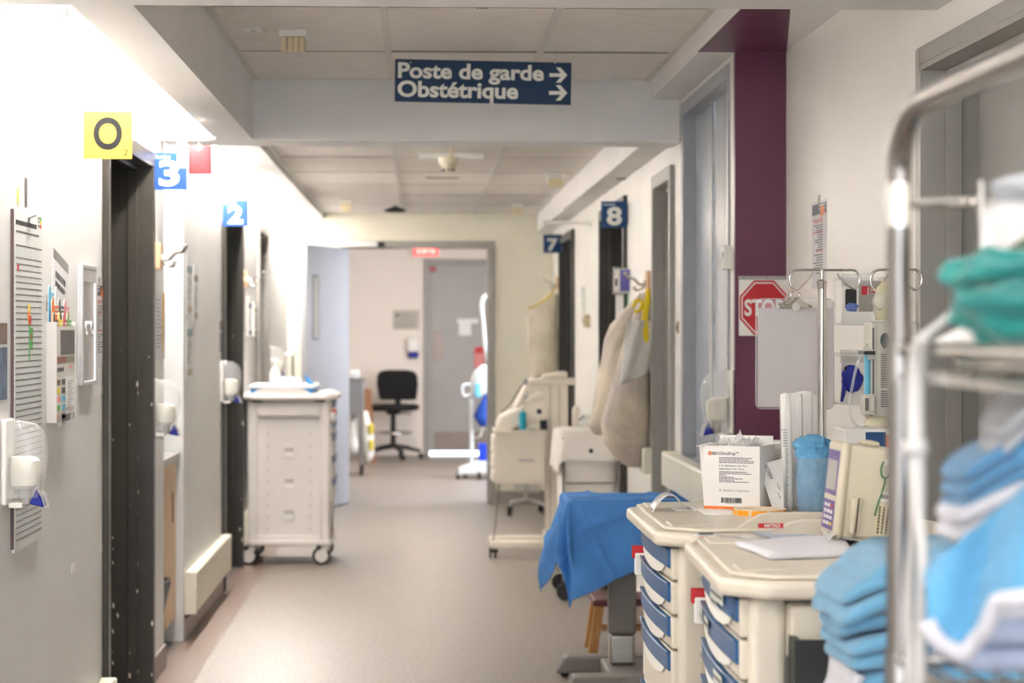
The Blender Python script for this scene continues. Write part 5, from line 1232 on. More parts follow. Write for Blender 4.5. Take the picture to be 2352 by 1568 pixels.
# ================================================================ overbed table, drape, stool
DRAPE = mat('blue_drape', (72, 136, 208), .75, var=.06, vscale=9, bump=.15, bscale=500)
tx0, tx1, ty0, ty1, tz = .60, 1.06, 8.62, 9.0, .755
t = thing('overbed_table', 'grey column bedside table under the blue drape', 'table', (.8, 8.8, 0))
TG = mat('table_grey', (128, 122, 118), .45, var=.04)
B().box(tx0 + .02, tx1 - .02, ty0 + .02, ty1 - .02, tz - .03, tz).build('table_top', WOODP, t, bevel=.008)
xa, xb = xY(1397, 8.75), xY(1460, 8.75)
B().box(xa, xb, 8.72, 8.80, zY(1458, 8.75), tz - .03).build('column', TG, t, bevel=.012, seg=3)
B().box(xa + .004, xb - .004, 8.725, 8.795, .09, zY(1458, 8.75)).build('inner_column', STEEL, t, bevel=.012, seg=3)
ba = xY(1312, 8.6)
B().prism([(ba, 8.42, .09), (ba - .04, 8.42, .02), (ba - .03, 8.42, .02), (1.02, 8.42, .02), (1.02, 8.42, .09)], (0, .12, 0)).build('base_leg', TG, t, bevel=.012)
B().prism([(ba, 8.95, .09), (ba - .04, 8.95, .02), (1.02, 8.95, .02), (1.02, 8.95, .09)], (0, .1, 0)).build('base_leg', TG, t, bevel=.012)
B().box(.74, .95, 8.54, 8.95, .03, .085).build('base_bridge', TG, t, bevel=.01)
for x in (ba + .0, .98):
    for y in (8.48, 9.0): B().cyl((x, y - .012, .02), (x, y + .012, .02), .02, 12).build('caster', RUBBER, t)
# drape: square sheet laid askew over the top, corners hanging
ca, sa = math.cos(R(24)), math.sin(R(24)); cxd, cyd = .79, 8.80; S = .47
def drape(u, v):
    a, b_ = (u - .5) * 2 * S * 1.05, (v - .5) * 2 * S
    qx, qy = cxd + a * ca - b_ * sa, cyd + a * sa + b_ * ca
    px_, py_ = min(max(qx, tx0), tx1), min(max(qy, ty0), ty1)
    dx, dy = qx - px_, qy - py_; e = math.hypot(dx, dy)
    z = tz + .004 + .004 * noise.noise(Vector((qx * 9, qy * 9, 0)))
    if e > 1e-6:
        ux, uy = dx / e, dy / e; s = e
        ang_ = math.atan2(uy, ux)
        out = .012 + .22 * s + .024 * math.sin(ang_ * 7 + qx * 16 + qy * 14) * min(1, s * 5)
        for k in (-.5, 0, .5): out += .010 * math.exp(-((a - k * S) / .010) ** 2) + .010 * math.exp(-((b_ - k * S) / .010) ** 2)
        out = min(out, s)
        px_ += ux * out; py_ += uy * out; z -= max(0, s - .012) * .93
    # sharp crease lines of the unfolded sheet
    for k in (-.5, 0, .5):
        z += .006 * math.exp(-((a - k * S) / .012) ** 2) + .006 * math.exp(-((b_ - k * S) / .012) ** 2)
    return (min(px_, XR - .02), py_, z)
t = thing('blue_drape', 'blue disposable drape hanging in points over the bedside table', 'drape', (cxd, cyd, tz))
B().grid(drape, 110, 110).build('sheet', DRAPE, t, smooth='all', solid=.002)
# step stool
t = thing('step_stool', 'low wooden step stool with a burgundy top behind the column table', 'stool', (.84, 9.75, 0))
sx0 = xY(1362, 9.6)
HON = mat('honey_wood', (192, 142, 84), .45, rgb2=(174, 122, 66), vscale=8, stretch=(10, 10, 1))
B().box(sx0, sx0 + .34, 9.58, 9.88, .215, .245).build('top', mat('burgundy_vinyl', (96, 44, 52), .4, var=.06), t, bevel=.008)
for x, o_ in ((sx0 + .03, -.03), (sx0 + .31, .03)):
    for y in (9.62, 9.84): B().prism([(x - .02, y - .018, .215), (x + .02, y - .018, .215), (x + .02 + o_, y - .018, 0), (x - .02 + o_, y - .018, 0)], (0, .036, 0)).build('leg', HON, t, bevel=.003)
B().box(sx0 + .04, sx0 + .3, 9.63, 9.65, .1, .13).build('stretcher', HON, t)
# ================================================================ linen hamper
CLOTH = mat('white_canvas', (236, 230, 224), .85, var=.03, vscale=6, bump=.3, bscale=14)
Yh = 11.55; xa, xb = xY(1285, Yh), xY(1428, Yh); zt = zY(992, Yh)
t = thing('linen_hamper', 'white canvas linen hamper on a wire frame', 'hamper', ((xa + xb) / 2, Yh + .2, 0))
cx, cy = (xa + xb) / 2, Yh + .22
B().loft([(.16, cx, cy, (xb - xa) / 2 - .03, .19), (.2, cx, cy, (xb - xa) / 2 - .012, .205), (.5, cx, cy, (xb - xa) / 2 - .006, .212), (.8, cx, cy, (xb - xa) / 2 - .008, .21), (zt, cx, cy, (xb - xa) / 2, .22), (zt + .012, cx, cy, (xb - xa) / 2 - .03, .19), (zt - .01, cx, cy, (xb - xa) / 2 - .06, .16)], 40, wr=.03, p=7).build('liner', CLOTH, t, smooth='all')
b = B()
def cuff(u, v):
    n_ = 7.0; a = 2 * math.pi * u; c, s = math.cos(a), math.sin(a)
    x = math.copysign(abs(c) ** (2 / n_), c); y = math.copysign(abs(s) ** (2 / n_), s)
    dr = .012 + .010 * math.sin(a * 9 + v * 2) * v + .012 * v
    drop = (.16 + .05 * noise.noise(Vector((c * 2, s * 2, 3))) + (.06 if c < -.6 else 0)) * v
    return (cx + x * ((xb - xa) / 2 + dr), cy + y * (.22 + dr), zt + .008 - drop)
B().grid(cuff, 72, 8).build('cuff', CLOTH, t, smooth='all')
fy = Yh - .002
for x in (xa + .022, xb - .012): B().cyl((x, fy, .1), (x, fy, zt - .03), .008, 10).build('frame_tube', TG, t)
for x in (xa + .022, xb - .012): B().cyl((x, fy + .45, .1), (x, fy + .45, zt - .03), .008, 10).build('frame_tube', TG, t)
for z in (.62, .13): B().cyl((xa + .022, fy - .0, z), (xb - .012, fy, z), .005, 8).build('frame_bar', TG, t)
B().cyl((xa + .022, fy + .45, .13), (xb - .012, fy + .45, .13), .005, 8).build('frame_bar', TG, t)
for x in (xa + .022, xb - .012): B().cyl((x, fy, .13), (x, fy + .45, .13), .005, 8).build('frame_bar', TG, t)
for x in (xa + .03, xb - .02):
    for y in (fy, fy + .45): B().cyl((x, y - .012, .045), (x, y + .012, .045), .045, 16).build('caster', RUBBER, t)
B().cyl((cx, fy - .03, zt - .1), (cx, fy - .012, zt - .1), .012, 10).build('drawstring_knot', BLACKP, t)
# ================================================================ mesh laundry bags
MESH = mat('mesh_bag', (222, 208, 186), .8, rgb2=(186, 176, 170), vscale=5, detail=2)
def weave(m):
    nt = m.node_tree; p = nt.nodes['Principled BSDF']; tc = nt.nodes.new('ShaderNodeTexCoord')
    v = nt.nodes.new('ShaderNodeTexVoronoi'); v.inputs['Scale'].default_value = 115; v.inputs['Randomness'].default_value = .12
    nt.links.new(tc.outputs['Object'], v.inputs['Vector'])
    src = p.inputs['Base Color'].links[0].from_socket; rp = nt.nodes.new('ShaderNodeValToRGB'); rp.color_ramp.elements[0].color = (.55, .53, .5, 1); rp.color_ramp.elements[0].position = .2; rp.color_ramp.elements[1].position = .5; rp.color_ramp.elements[1].color = (1.0, 1.0, 1.0, 1)
    nt.links.new(v.outputs['Distance'], rp.inputs['Fac']); mx = nt.nodes.new('ShaderNodeMix'); mx.data_type = 'RGBA'; mx.blend_type = 'MULTIPLY'; mx.inputs[0].default_value = .5
    nt.links.new(src, mx.inputs[6]); nt.links.new(rp.outputs[0], mx.inputs[7]); nt.links.new(mx.outputs[2], p.inputs['Base Color'])
    bp = nt.nodes.new('ShaderNodeBump'); bp.inputs['Strength'].default_value = .9; bp.inputs['Distance'].default_value = .004
    nt.links.new(v.outputs['Distance'], bp.inputs['Height']); nt.links.new(bp.outputs[0], p.inputs['Normal'])
weave(MESH)
MESHW = mat('mesh_white', (226, 222, 216), .8, var=.05, alpha=.9); weave(MESHW)
YEL = mat('yellow_cord', (232, 204, 30), .6, var=.08)
def mesh_bag(lbl, Y, prof, ry, m_, cord, wr=.09, seed=1):
    secs = []
    for py, l, r in prof:
        xl, xr = xY(l, Y), min(xY(r, Y), XR - .008); u = (py - prof[0][0]) / (prof[-1][0] - prof[0][0])
        secs.append((zY(py, Y), (xl + xr) / 2, Y, (xr - xl) / 2, max(.015, ry * math.sin(math.pi * min(.93, .1 + .75 * u)) ** .8)))
    # resample for wrinkles
    out = []
    for i in range(len(secs) - 1):
        for k in range(4): out.append(tuple(secs[i][q] + (secs[i + 1][q] - secs[i][q]) * k / 4 for q in range(5)))
    out.append(secs[-1]); out = out[::-1]
    t = thing('laundry_bag', lbl, 'bag', (out[0][1], Y, out[0][0]))
    B().loft(out, 32, wr=wr, seed=seed, p=2.4).build('sack', m_, t, smooth='all')
    if cord:
        pts = [P3(*q) for q in cord]
        B().tube([(min(p[0], XR - .012), p[1], p[2]) for p in pts], [.008] + [.016] * (len(pts) - 2) + [.012], 8).build('cord', YEL, t, smooth='all')
    return t
t = mesh_bag('beige mesh laundry bag hanging behind the yellow corded one', 10.78, [(672, 1470, 1484), (705, 1438, 1480), (745, 1402, 1474), (775, 1390, 1470), (850, 1377, 1458), (930, 1362, 1450), (980, 1352, 1432), (998, 1366, 1415)], .13, MESH, None)
t = mesh_bag('beige mesh laundry bag with a yellow cord hanging from wall hooks', 10.36, [(672, 1478, 1486), (700, 1462, 1492), (745, 1446, 1499), (800, 1428, 1503), (870, 1410, 1506), (930, 1390, 1508), (970, 1381, 1508), (1015, 1388, 1508), (1050, 1412, 1507), (1072, 1440, 1504)], .12, MESH,
    [(1488, 664, 10.27), (1487, 690, 10.26), (1481, 730, 10.24), (1484, 770, 10.23), (1494, 800, 10.25), (1499, 825, 10.3)], seed=4)
B().grid(lambda u, v: (xY(1440 + 58 * u - 18 * v + 10 * u * v, 10.24), 10.235 + .012 * math.sin(u * 9 + v * 4) - .02 * (1 - abs(u - .5)), zY(735 + 150 * v - 30 * u * v, 10.24)), 14, 14).build('upper_mesh', MESHW, t, smooth='all', solid=.002)
B().tube([P3(1455, 705, 10.24), P3(1462, 690, 10.25), P3(1474, 694, 10.25), P3(1470, 712, 10.24), P3(1456, 716, 10.24)], .008, 8).build('cord_knot', YEL, t, smooth='all')
# pale bag at the far end
FB = mat('far_bag', (214, 206, 184), .7, rgb2=(192, 180, 160), vscale=6, alpha=.95)
t = mesh_bag('pale stuffed bag hanging beside the room seven door', 17.35, [(672, 1268, 1284), (690, 1240, 1284), (705, 1222, 1284), (730, 1212, 1284), (800, 1214, 1284), (850, 1218, 1284), (880, 1224, 1282)], .13, FB, None, seed=7)
B().tube([P3(1214, 708, 17.3), P3(1240, 695, 17.28), P3(1262, 680, 17.26), P3(1274, 662, 17.2)], .01, 8).build('cord', mat('pale_yellow_cord', (214, 190, 110), .6, var=.06), t, smooth='all')
# glove box beside door 8
Yg = 11.4; xa = xY(1411, Yg); za, zb = zY(672, Yg), zY(612, Yg)
t = thing('glove_box', 'violet glove box in a wire wall holder under the sign 8', 'glove box', ((xa + XR) / 2, Yg, zY(735, Yg)))
B().box(xa + .008, XR - .004, Yg, Yg + .09, za, zb - .01).build('carton', BOXW, t)
B().box(xY(1424, Yg), xY(1448, Yg), Yg - .001, Yg, za + .004, zb - .014).build('violet_panel', mat('violet_carton', (96, 92, 168), .5, var=.05), t)
for z in (za + .03, zb - .04): B().box(xY(1450, Yg), xY(1462, Yg), Yg - .001, Yg, z - .012, z + .008).build('dark_panel', BLACKP, t)
B().box(xY(1413, Yg), xY(1418, Yg), Yg - .001, Yg, za + .035, za + .075).build('opening', BLACKP, t)
hb = B(); hb.box(xa, XR, Yg - .006, Yg - .003, za - .004, za + .012); hb.box(xa, xa + .003, Yg - .006, Yg + .09, za - .004, zb); hb.box(xa, XR, Yg - .006, Yg + .095, za - .008, za - .004); hb.box(xa, XR, Yg - .006, Yg + .09, zb - .003, zb)
hb.build('holder', CLEAR, t)
B().box(xY(1415, Yg), XR - .03, Yg + .02, Yg + .03, zY(735, Yg), za - .008).build('paper_sheaf', PAPER, t); B().box(xY(1446, Yg), xY(1462, Yg), Yg + .015, Yg + .02, zY(712, Yg), za - .008).build('navy_card', SIGNB3, t); B().box(xY(1440, Yg), xY(1444, Yg), Yg + .015, Yg + .02, zY(725, Yg), za - .008).build('green_card', GREEN, t)
# ================================================================ monitor cart
Ym = 13.75
def mx(px): return xY(px, Ym)
def mz(py): return zY(py, Ym)
EQ = mat('equipment_cream', (228, 218, 204), .42, var=.02)
t = thing('monitor_cart', 'cream equipment cart with a tilted machine and drawers', 'cart', (mx(1215), Ym + .2, 0))
B().box(mx(1252), mx(1304), Ym - .03, Ym + .05, .12, mz(868)).build('column', EQ, t, bevel=.006)
for px in (1262, 1283): B().box(mx(px), mx(px) + .006, Ym - .032, Ym - .029, .14, mz(875)).build('column_groove', mat('groove_grey', (170, 160, 150), .5, var=.03), t)
B().box(mx(1214), mx(1322), Ym - .05, Ym + .06, mz(884), mz(868)).build('handle_bar', EQ, t, bevel=.01)
B().prism([(mx(1240), Ym - .06, mz(868)), (mx(1302), Ym - .06, mz(868)), (mx(1303), Ym - .06, mz(855)), (mx(1296), Ym - .06, mz(851)), (mx(1248), Ym - .06, mz(860))], (0, .14, 0)).build('top_module', EQ, t, bevel=.012)
bd = B().box(mx(1136), mx(1252), Ym - .1, Ym + .3, mz(1108), mz(990)).build('drawer_box', EQ, t, bevel=.006)
for a, b_ in ((1000, 1040), (1044, 1076), (1080, 1106)):
    d = B().box(mx(1130), mx(1150), Ym - .101, Ym + .28, mz(b_), mz(a)).build('drawer', EQ, t, bevel=.01); B().box(mx(1128), mx(1131), Ym, Ym + .18, mz(b_) + .01, mz(b_) + .03).build('drawer_pull', WHITE, d)
B().box(mx(1190), mx(1225), Ym - .1015, Ym - .1, mz(1058), mz(1053)).build('maker_plate', GREYP, bd)
B().box(mx(1134), mx(1254), Ym - .11, Ym + .31, mz(992), mz(986)).build('shelf', EQ, t, bevel=.003)
mc = B().prism([(mx(1142), Ym - .05, mz(990)), (mx(1140), Ym - .05, mz(975)), (mx(1150), Ym - .05, mz(955)), (mx(1240), Ym - .05, mz(916)), (mx(1254), Ym - .05, mz(925)), (mx(1254), Ym - .05, mz(960)), (mx(1160), Ym - .05, mz(990))], (0, .3, 0)).build('machine', EQ, t, bevel=.012)
B().prism([(mx(1180), Ym - .02, mz(936)), (mx(1195), Ym - .02, mz(932)), (mx(1215), Ym - .02, mz(888)), (mx(1206), Ym - .02, mz(884))], (0, .2, 0)).build('screen_back', EQ, t, bevel=.01)
B().prism([(mx(1204), Ym - .03, mz(932)), (mx(1240), Ym - .03, mz(914)), (mx(1248), Ym - .03, mz(902)), (mx(1238), Ym - .03, mz(900)), (mx(1206), Ym - .03, mz(922))], (0, .22, 0)).build('lid', EQ, t, bevel=.008)
B().box(mx(1232), mx(1243), Ym - .052, Ym - .05, mz(950), mz(939)).build('port', BLACKP, mc); B().box(mx(1240), mx(1256), Ym - .054, Ym + .0, mz(988), mz(965)).build('power_brick', BLACKP, mc)
B().tube([(mx(1152), Ym + .1, mz(948)), (mx(1175), Ym + .08, mz(925)), (mx(1205), Ym + .05, mz(880)), (mx(1245), Ym + .02, mz(862))], .005, 6).build('cable', TG, t, smooth='all')
zb_ = .075
B().prism([(mx(1126), Ym - .12, .06), (mx(1126), Ym - .12, .11), (mx(1250), Ym - .12, .11), (mx(1300), Ym - .12, .14), (mx(1300), Ym - .12, .06)], (0, .08, 0)).build('base_leg', EQ, t, bevel=.012)
B().prism([(mx(1126), Ym + .22, .06), (mx(1126), Ym + .22, .11), (mx(1250), Ym + .22, .11), (mx(1300), Ym + .22, .14), (mx(1300), Ym + .22, .06)], (0, .08, 0)).build('base_leg', EQ, t, bevel=.012)
B().box(mx(1252), mx(1304), Ym - .1, Ym + .28, .06, .15).build('base_block', EQ, t, bevel=.012)
B().tube([(mx(1150), Ym + .0, mz(1108)), (mx(1148), Ym - .0, .5), (mx(1140), Ym, .25), (mx(1132), Ym - .08, .11)], .006, 6).build('power_cord', TG, t, smooth='all')
for px, y in ((1130, Ym - .08), (1138, Ym + .26), (1290, Ym - .08), (1290, Ym + .26)):
    x = mx(px); 
    for q in (-.02, .012): B().cyl((x + q, y, .035), (x + q + .012, y, .035), .035, 14).build('caster', RUBBER, t)
    B().cyl((x + .002, y, .035), (x + .002, y, .07), .01, 8).build('caster_stem', BLACKP, t)
xb_ = mx(1199)
t = thing('blue_bottle', 'turquoise bottle standing on the equipment cart', 'bottle', (xb_, Ym - .08, mz(986)))
z0 = mz(986)
B().loft([(z0, xb_, Ym - .08, .022, .018), (z0 + .1, xb_, Ym - .08, .022, .018), (z0 + .112, xb_, Ym - .08, .015, .013), (z0 + .118, xb_, Ym - .08, .009, .009)], 16, p=3).build('bottle', mat('turquoise', (34, 164, 188), .25, var=.04), t, smooth=True)
B().cyl((xb_, Ym - .08, z0 + .117), (xb_, Ym - .08, z0 + .14), .01, 10).build('cap', CLEAR, t)
# handset standing past the hamper
Yt = 13.5; xt = xY(1322, Yt)
t = thing('wall_phone', 'white handset unit on the wall behind the linen hamper', 'telephone', (XR, Yt, zY(972, Yt)))
B().box(xY(1335, Yt), XR, Yt - .03, Yt + .08, zY(985, Yt), zY(950, Yt)).build('unit', WHITE, t, bevel=.01)
B().prism([(xt - .02, Yt - .02, zY(980, Yt)), (xt + .015, Yt - .02, zY(980, Yt)), (xt + .025, Yt - .02, zY(935, Yt)), (xt, Yt - .02, zY(928, Yt)), (xt - .02, Yt - .02, zY(940, Yt))], (0, .05, 0)).build('handset', EQ, t, bevel=.01)
B().box(xt - .01, xY(1338, Yt), Yt - .01, Yt + .03, zY(982, Yt), zY(972, Yt)).build('cradle', WHITE, t)
B().tube([(xt + .02, Yt - .02, zY(965, Yt)), (xt + .05, Yt - .03, zY(955, Yt)), (xt + .07, Yt - .02, zY(968, Yt))], .005, 6).build('cord', TG, t, smooth='all')
# wire basket trolley farther back
Yw = 16.9; xa, xb = xY(1175, Yw), xY(1245, Yw); z0, z1 = zY(1130, Yw), zY(1072, Yw)
t = thing('basket_trolley', 'wheeled base with a wire basket behind the equipment cart', 'trolley', ((xa + xb) / 2, Yw, 0))
b = B()
for k in range(9):
    q = k / 8; b.cyl((xa + .03 + (xb - xa - .06) * q, Yw - .1, z0), (xa + (xb - xa) * q, Yw - .13, z1), .0022, 5)
    b.cyl((xa + .03 + (xb - xa - .06) * q, Yw + .1, z0), (xa + (xb - xa) * q, Yw + .13, z1), .0022, 5)
for k in range(6):
    q = k / 5; i = .03 * (1 - q); z = z0 + (z1 - z0) * q; d_ = .1 + .03 * q
    b.tube([(xa + i, Yw - d_, z), (xb - i, Yw - d_, z), (xb - i, Yw + d_, z), (xa + i, Yw + d_, z)], .0025, 5, close=True)
for k in range(5):
    y = Yw - .1 + k * .05; b.cyl((xa + .03, y, z0), (xb - .03, y, z0), .0022, 5)
b.build('wire_basket', STEEL, t)
B().cyl(((xa + xb) / 2, Yw + .15, .1), ((xa + xb) / 2, Yw + .15, 1.05), .016, 12).build('post', STEEL, t)
B().box((xa + xb) / 2 - .02, (xa + xb) / 2 + .02, Yw + .12, Yw + .16, z0, z1).build('basket_bracket', STEEL, t)
for s in (-1, 1):
    B().tube([((xa + xb) / 2, Yw + .15, .1), ((xa + xb) / 2 + s * .12, Yw, .08), ((xa + xb) / 2 + s * .14, Yw - .12, .075)], .014, 8).build('leg', STEEL, t, smooth=True)
    B().tube([((xa + xb) / 2, Yw + .15, .1), ((xa + xb) / 2 + s * .12, Yw + .22, .075)], .014, 8).build('leg', STEEL, t, smooth=True)
    for (x, y) in (((xa + xb) / 2 + s * .14, Yw - .12), ((xa + xb) / 2 + s * .12, Yw + .22)): B().cyl((x - .015, y, .036), (x + .015, y, .036), .036, 14).build('caster', RUBBER, t)
# ================================================================ far room
# chair
t = thing('swivel_chair', 'black swivel stool chair in front of the rose wall', 'chair', (xY(903, 24.2), 24.15, 0), R(-14)); t.scale = (1.1, 1.1, 1.04)
FAB = mat('black_fabric', (24, 24, 26), .85, var=.1, bump=.3, bscale=200)
sz = zY(938, 24.0)
B().grid(lambda u, v: (0, 0, 0), 1, 1)
B().loft([(sz - .05, 0, 0, .2, .2), (sz - .035, 0, 0, .25, .24), (sz, 0, 0, .255, .245), (sz + .02, 0, 0, .22, .21)], 28, p=3.2).build('seat', FAB, t, world=False, smooth='all')
M_ = Matrix.Translation((.0, .2, sz + .06)) @ Matrix.Rotation(R(8), 4, 'X')
bk = [(-.19, 0), (-.2, .06), (-.215, .16), (-.21, .26), (-.18, .31), (-.1, .325), (.1, .325), (.18, .31), (.21, .26), (.215, .16), (.2, .06), (.19, 0)]
B().prism([(x, -.03, z) for x, z in bk], (0, .055, 0)).xf(M_).build('backrest', FAB, t, world=False, bevel=.02, seg=3)
B().box(-.03, .03, .18, .2, sz - .06, sz + .12).build('back_support', BLACKP, t, world=False)
B().cyl((0, 0, .12), (0, 0, sz - .05), .028, 14).build('gas_column', BLACKP, t, world=False); B().cyl((0, 0, sz - .09), (0, 0, sz - .05), .07, 14).build('mechanism', BLACKP, t, world=False)
B().tube([(.04, -.05, sz - .07), (.2, -.08, sz - .075)], .008, 8).build('lever', BLACKP, t, world=False)
B().tube([(.2 * math.cos(a), .2 * math.sin(a), .28) for a in [2 * math.pi * k / 28 for k in range(28)]], .011, 8, close=True).build('foot_ring', CHROME, t, world=False, smooth='all')
for k in range(5):
    a = .3 + 2 * math.pi * k / 5; c, s = math.cos(a), math.sin(a)
    B().tube([(0, 0, .14), (.14 * c, .14 * s, .12), (.28 * c, .28 * s, .08)], [.03, .024, .016], 8).build('base_leg', BLACKP, t, world=False, smooth=True)
    B().cyl((.28 * c - .015 * s, .28 * s + .015 * c, .03), (.28 * c + .015 * s, .28 * s - .015 * c, .03), .03, 14).build('caster', RUBBER, t, world=False)
for k in range(3):
    a = 2 * math.pi * k / 3; B().tube([(0, 0, .27), (.2 * math.cos(a), .2 * math.sin(a), .28)], .007, 6).build('ring_spoke', CHROME, t, world=False)
# grey cart with bags
Yk = 21.4
t = thing('utility_cart', 'grey topped utility cart hung with white bags by the end door', 'cart', (xY(812, Yk), Yk, 0))
xa, xb = xY(770, Yk), xY(834, Yk); za, zb = zY(952, Yk), zY(872, Yk)
B().box(xa, xb, Yk, Yk + .5, za, zb).build('cabinet', mat('utility_grey', (128, 126, 126), .4, var=.03), t, bevel=.006)
B().box(xa - .01, xb + .012, Yk - .012, Yk + .512, zb, zb + .018).build('top', TG, t, bevel=.004)
for x in (xa + .02, xb - .02):
    for y in (Yk + .03, Yk + .47):
        B().cyl((x, y, .1), (x, y, za), .014, 10).build('leg', TG, t)
        B().cyl((x - .015, y, .05), (x + .015, y, .05), .05, 16).build('caster', RUBBER, t); B().cyl((x, y, .05), (x, y, .11), .012, 8).build('caster_stem', BLACKP, t)
B().box(xa, xb, Yk, Yk + .5, .2, .22).build('shelf', TG, t)
for z in (za + .08, zb - .08): B().box(xb, xb + .008, Yk + .05, Yk + .1, z - .02, z + .02).build('hinge', STEEL, t)
BAGW = mat('white_plastic_bag', (232, 230, 222), .4, var=.06, bump=.6, bscale=18)
t = thing('plastic_bag', 'white plastic bag with yellow marks hanging on the utility cart', 'bag', (xY(842, Yk), Yk + .1, zY(1060, Yk)))
cxb = xY(843, Yk)
B().loft([(zY(1062, Yk), cxb, Yk + .12, .03, .04), (zY(1045, Yk), cxb + .01, Yk + .12, .065, .1), (zY(1000, Yk), cxb, Yk + .12, .06, .1), (zY(965, Yk), cxb - .015, Yk + .12, .04, .07), (zY(945, Yk), cxb - .02, Yk + .12, .025, .04)], 20, wr=.2).build('sack', BAGW, t, smooth='all')
for py in (985, 1022): B().box(cxb + .02, cxb + .062, Yk + .0, Yk + .08, zY(py + 12, Yk), zY(py - 12, Yk)).build('yellow_mark', YELLOW, t, bevel=.01)
t = thing('plastic_bag', 'white plastic bag drooping to the utility cart shelf', 'bag', (xY(815, Yk), Yk + .02, .22))
B().loft([(.221, xY(812, Yk), Yk + .12, .07, .1), (.3, xY(812, Yk), Yk + .12, .085, .11), (.5, xY(812, Yk), Yk + .14, .06, .09), (za - .005, xY(812, Yk), Yk + .16, .03, .05)], 20, wr=.2, seed=3).build('sack', BAGW, t, smooth='all')
t = thing('supply_tub', 'clear tub of supplies on the grey utility cart', 'tub', (xY(814, Yk), Yk + .1, zb + .018))
B().loft([(zb + .018, xY(814, Yk), Yk + .15, .05, .08), (zb + .1, xY(814, Yk), Yk + .15, .058, .09)], 20, cap=False, p=5).build('tub', CLEAR, t); B().box(xY(814, Yk) - .04, xY(814, Yk) + .04, Yk + .09, Yk + .21, zb + .018, zb + .08).build('contents', mat('pale_supplies', (206, 220, 226), .6, rgb2=(236, 236, 230), vscale=14), t, bevel=.008)
# leaning board behind chair
t = thing('wood_board', 'brown board standing beside the utility cart', 'board', (xY(843, 23.6), 23.6, 0))
B().prism([(xY(835, 23.6), 23.55, 0), (xY(864, 23.6), 23.55, 0), (xY(852, 23.6), 23.6, zY(895, 23.6)), (xY(836, 23.6), 23.6, zY(890, 23.6))], (0, .03, 0)).build('board', mat('brown_board', (140, 96, 66), .5, var=.1), t)
B().box(xY(833, 23.6), xY(836, 23.6), 23.56, 23.6, 0, zY(888, 23.6)).build('edge_strip', mat('orange_wood', (190, 120, 74), .5, var=.1), t)
# medical device on stand
Ydv = 20.9
def dx(px): return xY(px, Ydv)
def dz(py): return zY(py, Ydv)
t = thing('device_stand', 'pale device on a wheeled stand by the end door jamb', 'medical device', (dx(1095), Ydv, 0))
PG = mat('device_pale', (216, 222, 222), .4, var=.02)
B().cyl((dx(1083), Ydv, .1), (dx(1083), Ydv, dz(915)), .02, 14).build('post', PG, t)
B().prism([(dx(1050), Ydv - .05, dz(1090)), (dx(1054), Ydv - .05, dz(1075)), (dx(1100), Ydv - .05, dz(1058)), (dx(1150), Ydv - .05, dz(1058)), (dx(1150), Ydv - .05, dz(1085))], (0, .3, 0)).build('base', PG, t, bevel=.012)
for px, y in ((1052, Ydv), (1100, Ydv - .04), (1070, Ydv + .3), (1148, Ydv + .1)): B().cyl((dx(px) - .015, y, .035), (dx(px) + .015, y, .035), .035, 14).build('caster', RUBBER, t)
for px, y in ((1052, Ydv), (1100, Ydv - .02), (1070, Ydv + .24), (1148, Ydv + .1)): B().cyl((dx(px), y, .03), (dx(px), y, .09), .01, 8).build('caster_stem', TG, t)
B().loft([(dz(912), dx(1108), Ydv + .02, .09, .08), (dz(900), dx(1112), Ydv + .02, .13, .1), (dz(870), dx(1112), Ydv + .02, .125, .1), (dz(850), dx(1115), Ydv + .02, .1, .09), (dz(838), dx(1122), Ydv + .02, .06, .06)], 24, p=3).build('head', PG, t, smooth='all')
B().box(dx(1090), dx(1103), Ydv - .09, Ydv - .06, dz(912), dz(880)).build('panel', SKYB, t, bevel=.01)
B().tube([(dx(1083), Ydv - .03, dz(905)), (dx(1066), Ydv - .05, dz(908)), (dx(1062), Ydv - .05, dz(895)), (dx(1064), Ydv - .05, dz(884)), (dx(1080), Ydv - .04, dz(882))], .012, 8).build('handle', PG, t, smooth='all')
B().tube([(dx(1122), Ydv, dz(838)), (dx(1114), Ydv, dz(790)), (dx(1110), Ydv, dz(740)), (dx(1106), Ydv, dz(705)), (dx(1110), Ydv, dz(685)), (dx(1122), Ydv, dz(680)), (dx(1124), Ydv, dz(720))], [.02, .018, .016, .02, .02, .018, .014], 10).build('arm', PG, t, smooth='all')
B().tube([(dx(1086), Ydv - .03, dz(1010)), (dx(1104), Ydv - .04, dz(1000)), (dx(1112), Ydv - .03, dz(970))], .006, 6).build('cable', WHITE, t, smooth='all')
t = thing('blue_pouch', 'blue cloth pouch hanging under the pale device', 'pouch', (dx(1112), Ydv - .1, dz(978)))
B().loft([(dz(978), dx(1112), Ydv - .08, .05, .04), (dz(955), dx(1106), Ydv - .08, .075, .05), (dz(930), dx(1112), Ydv - .08, .055, .04), (dz(902), dx(1120), Ydv - .06, .02, .03)], 20, wr=.25).build('pouch', mat('royal_cloth', (30, 74, 166), .7, var=.1), t, smooth='all')
t = thing('blue_box', 'bright blue box resting on the device stand base', 'box', (dx(1112), Ydv + .0, dz(1058)))
B().box(dx(1100), dx(1145), Ydv - .03, Ydv + .2, dz(1058), dz(1024)).build('box', mat('bright_blue', (20, 66, 206), .4, var=.05), t, bevel=.006); B().box(dx(1099), dx(1146), Ydv - .032, Ydv + .202, dz(1024), dz(1020)).build('lid', mat('bright_blue', (20, 66, 206)), t)
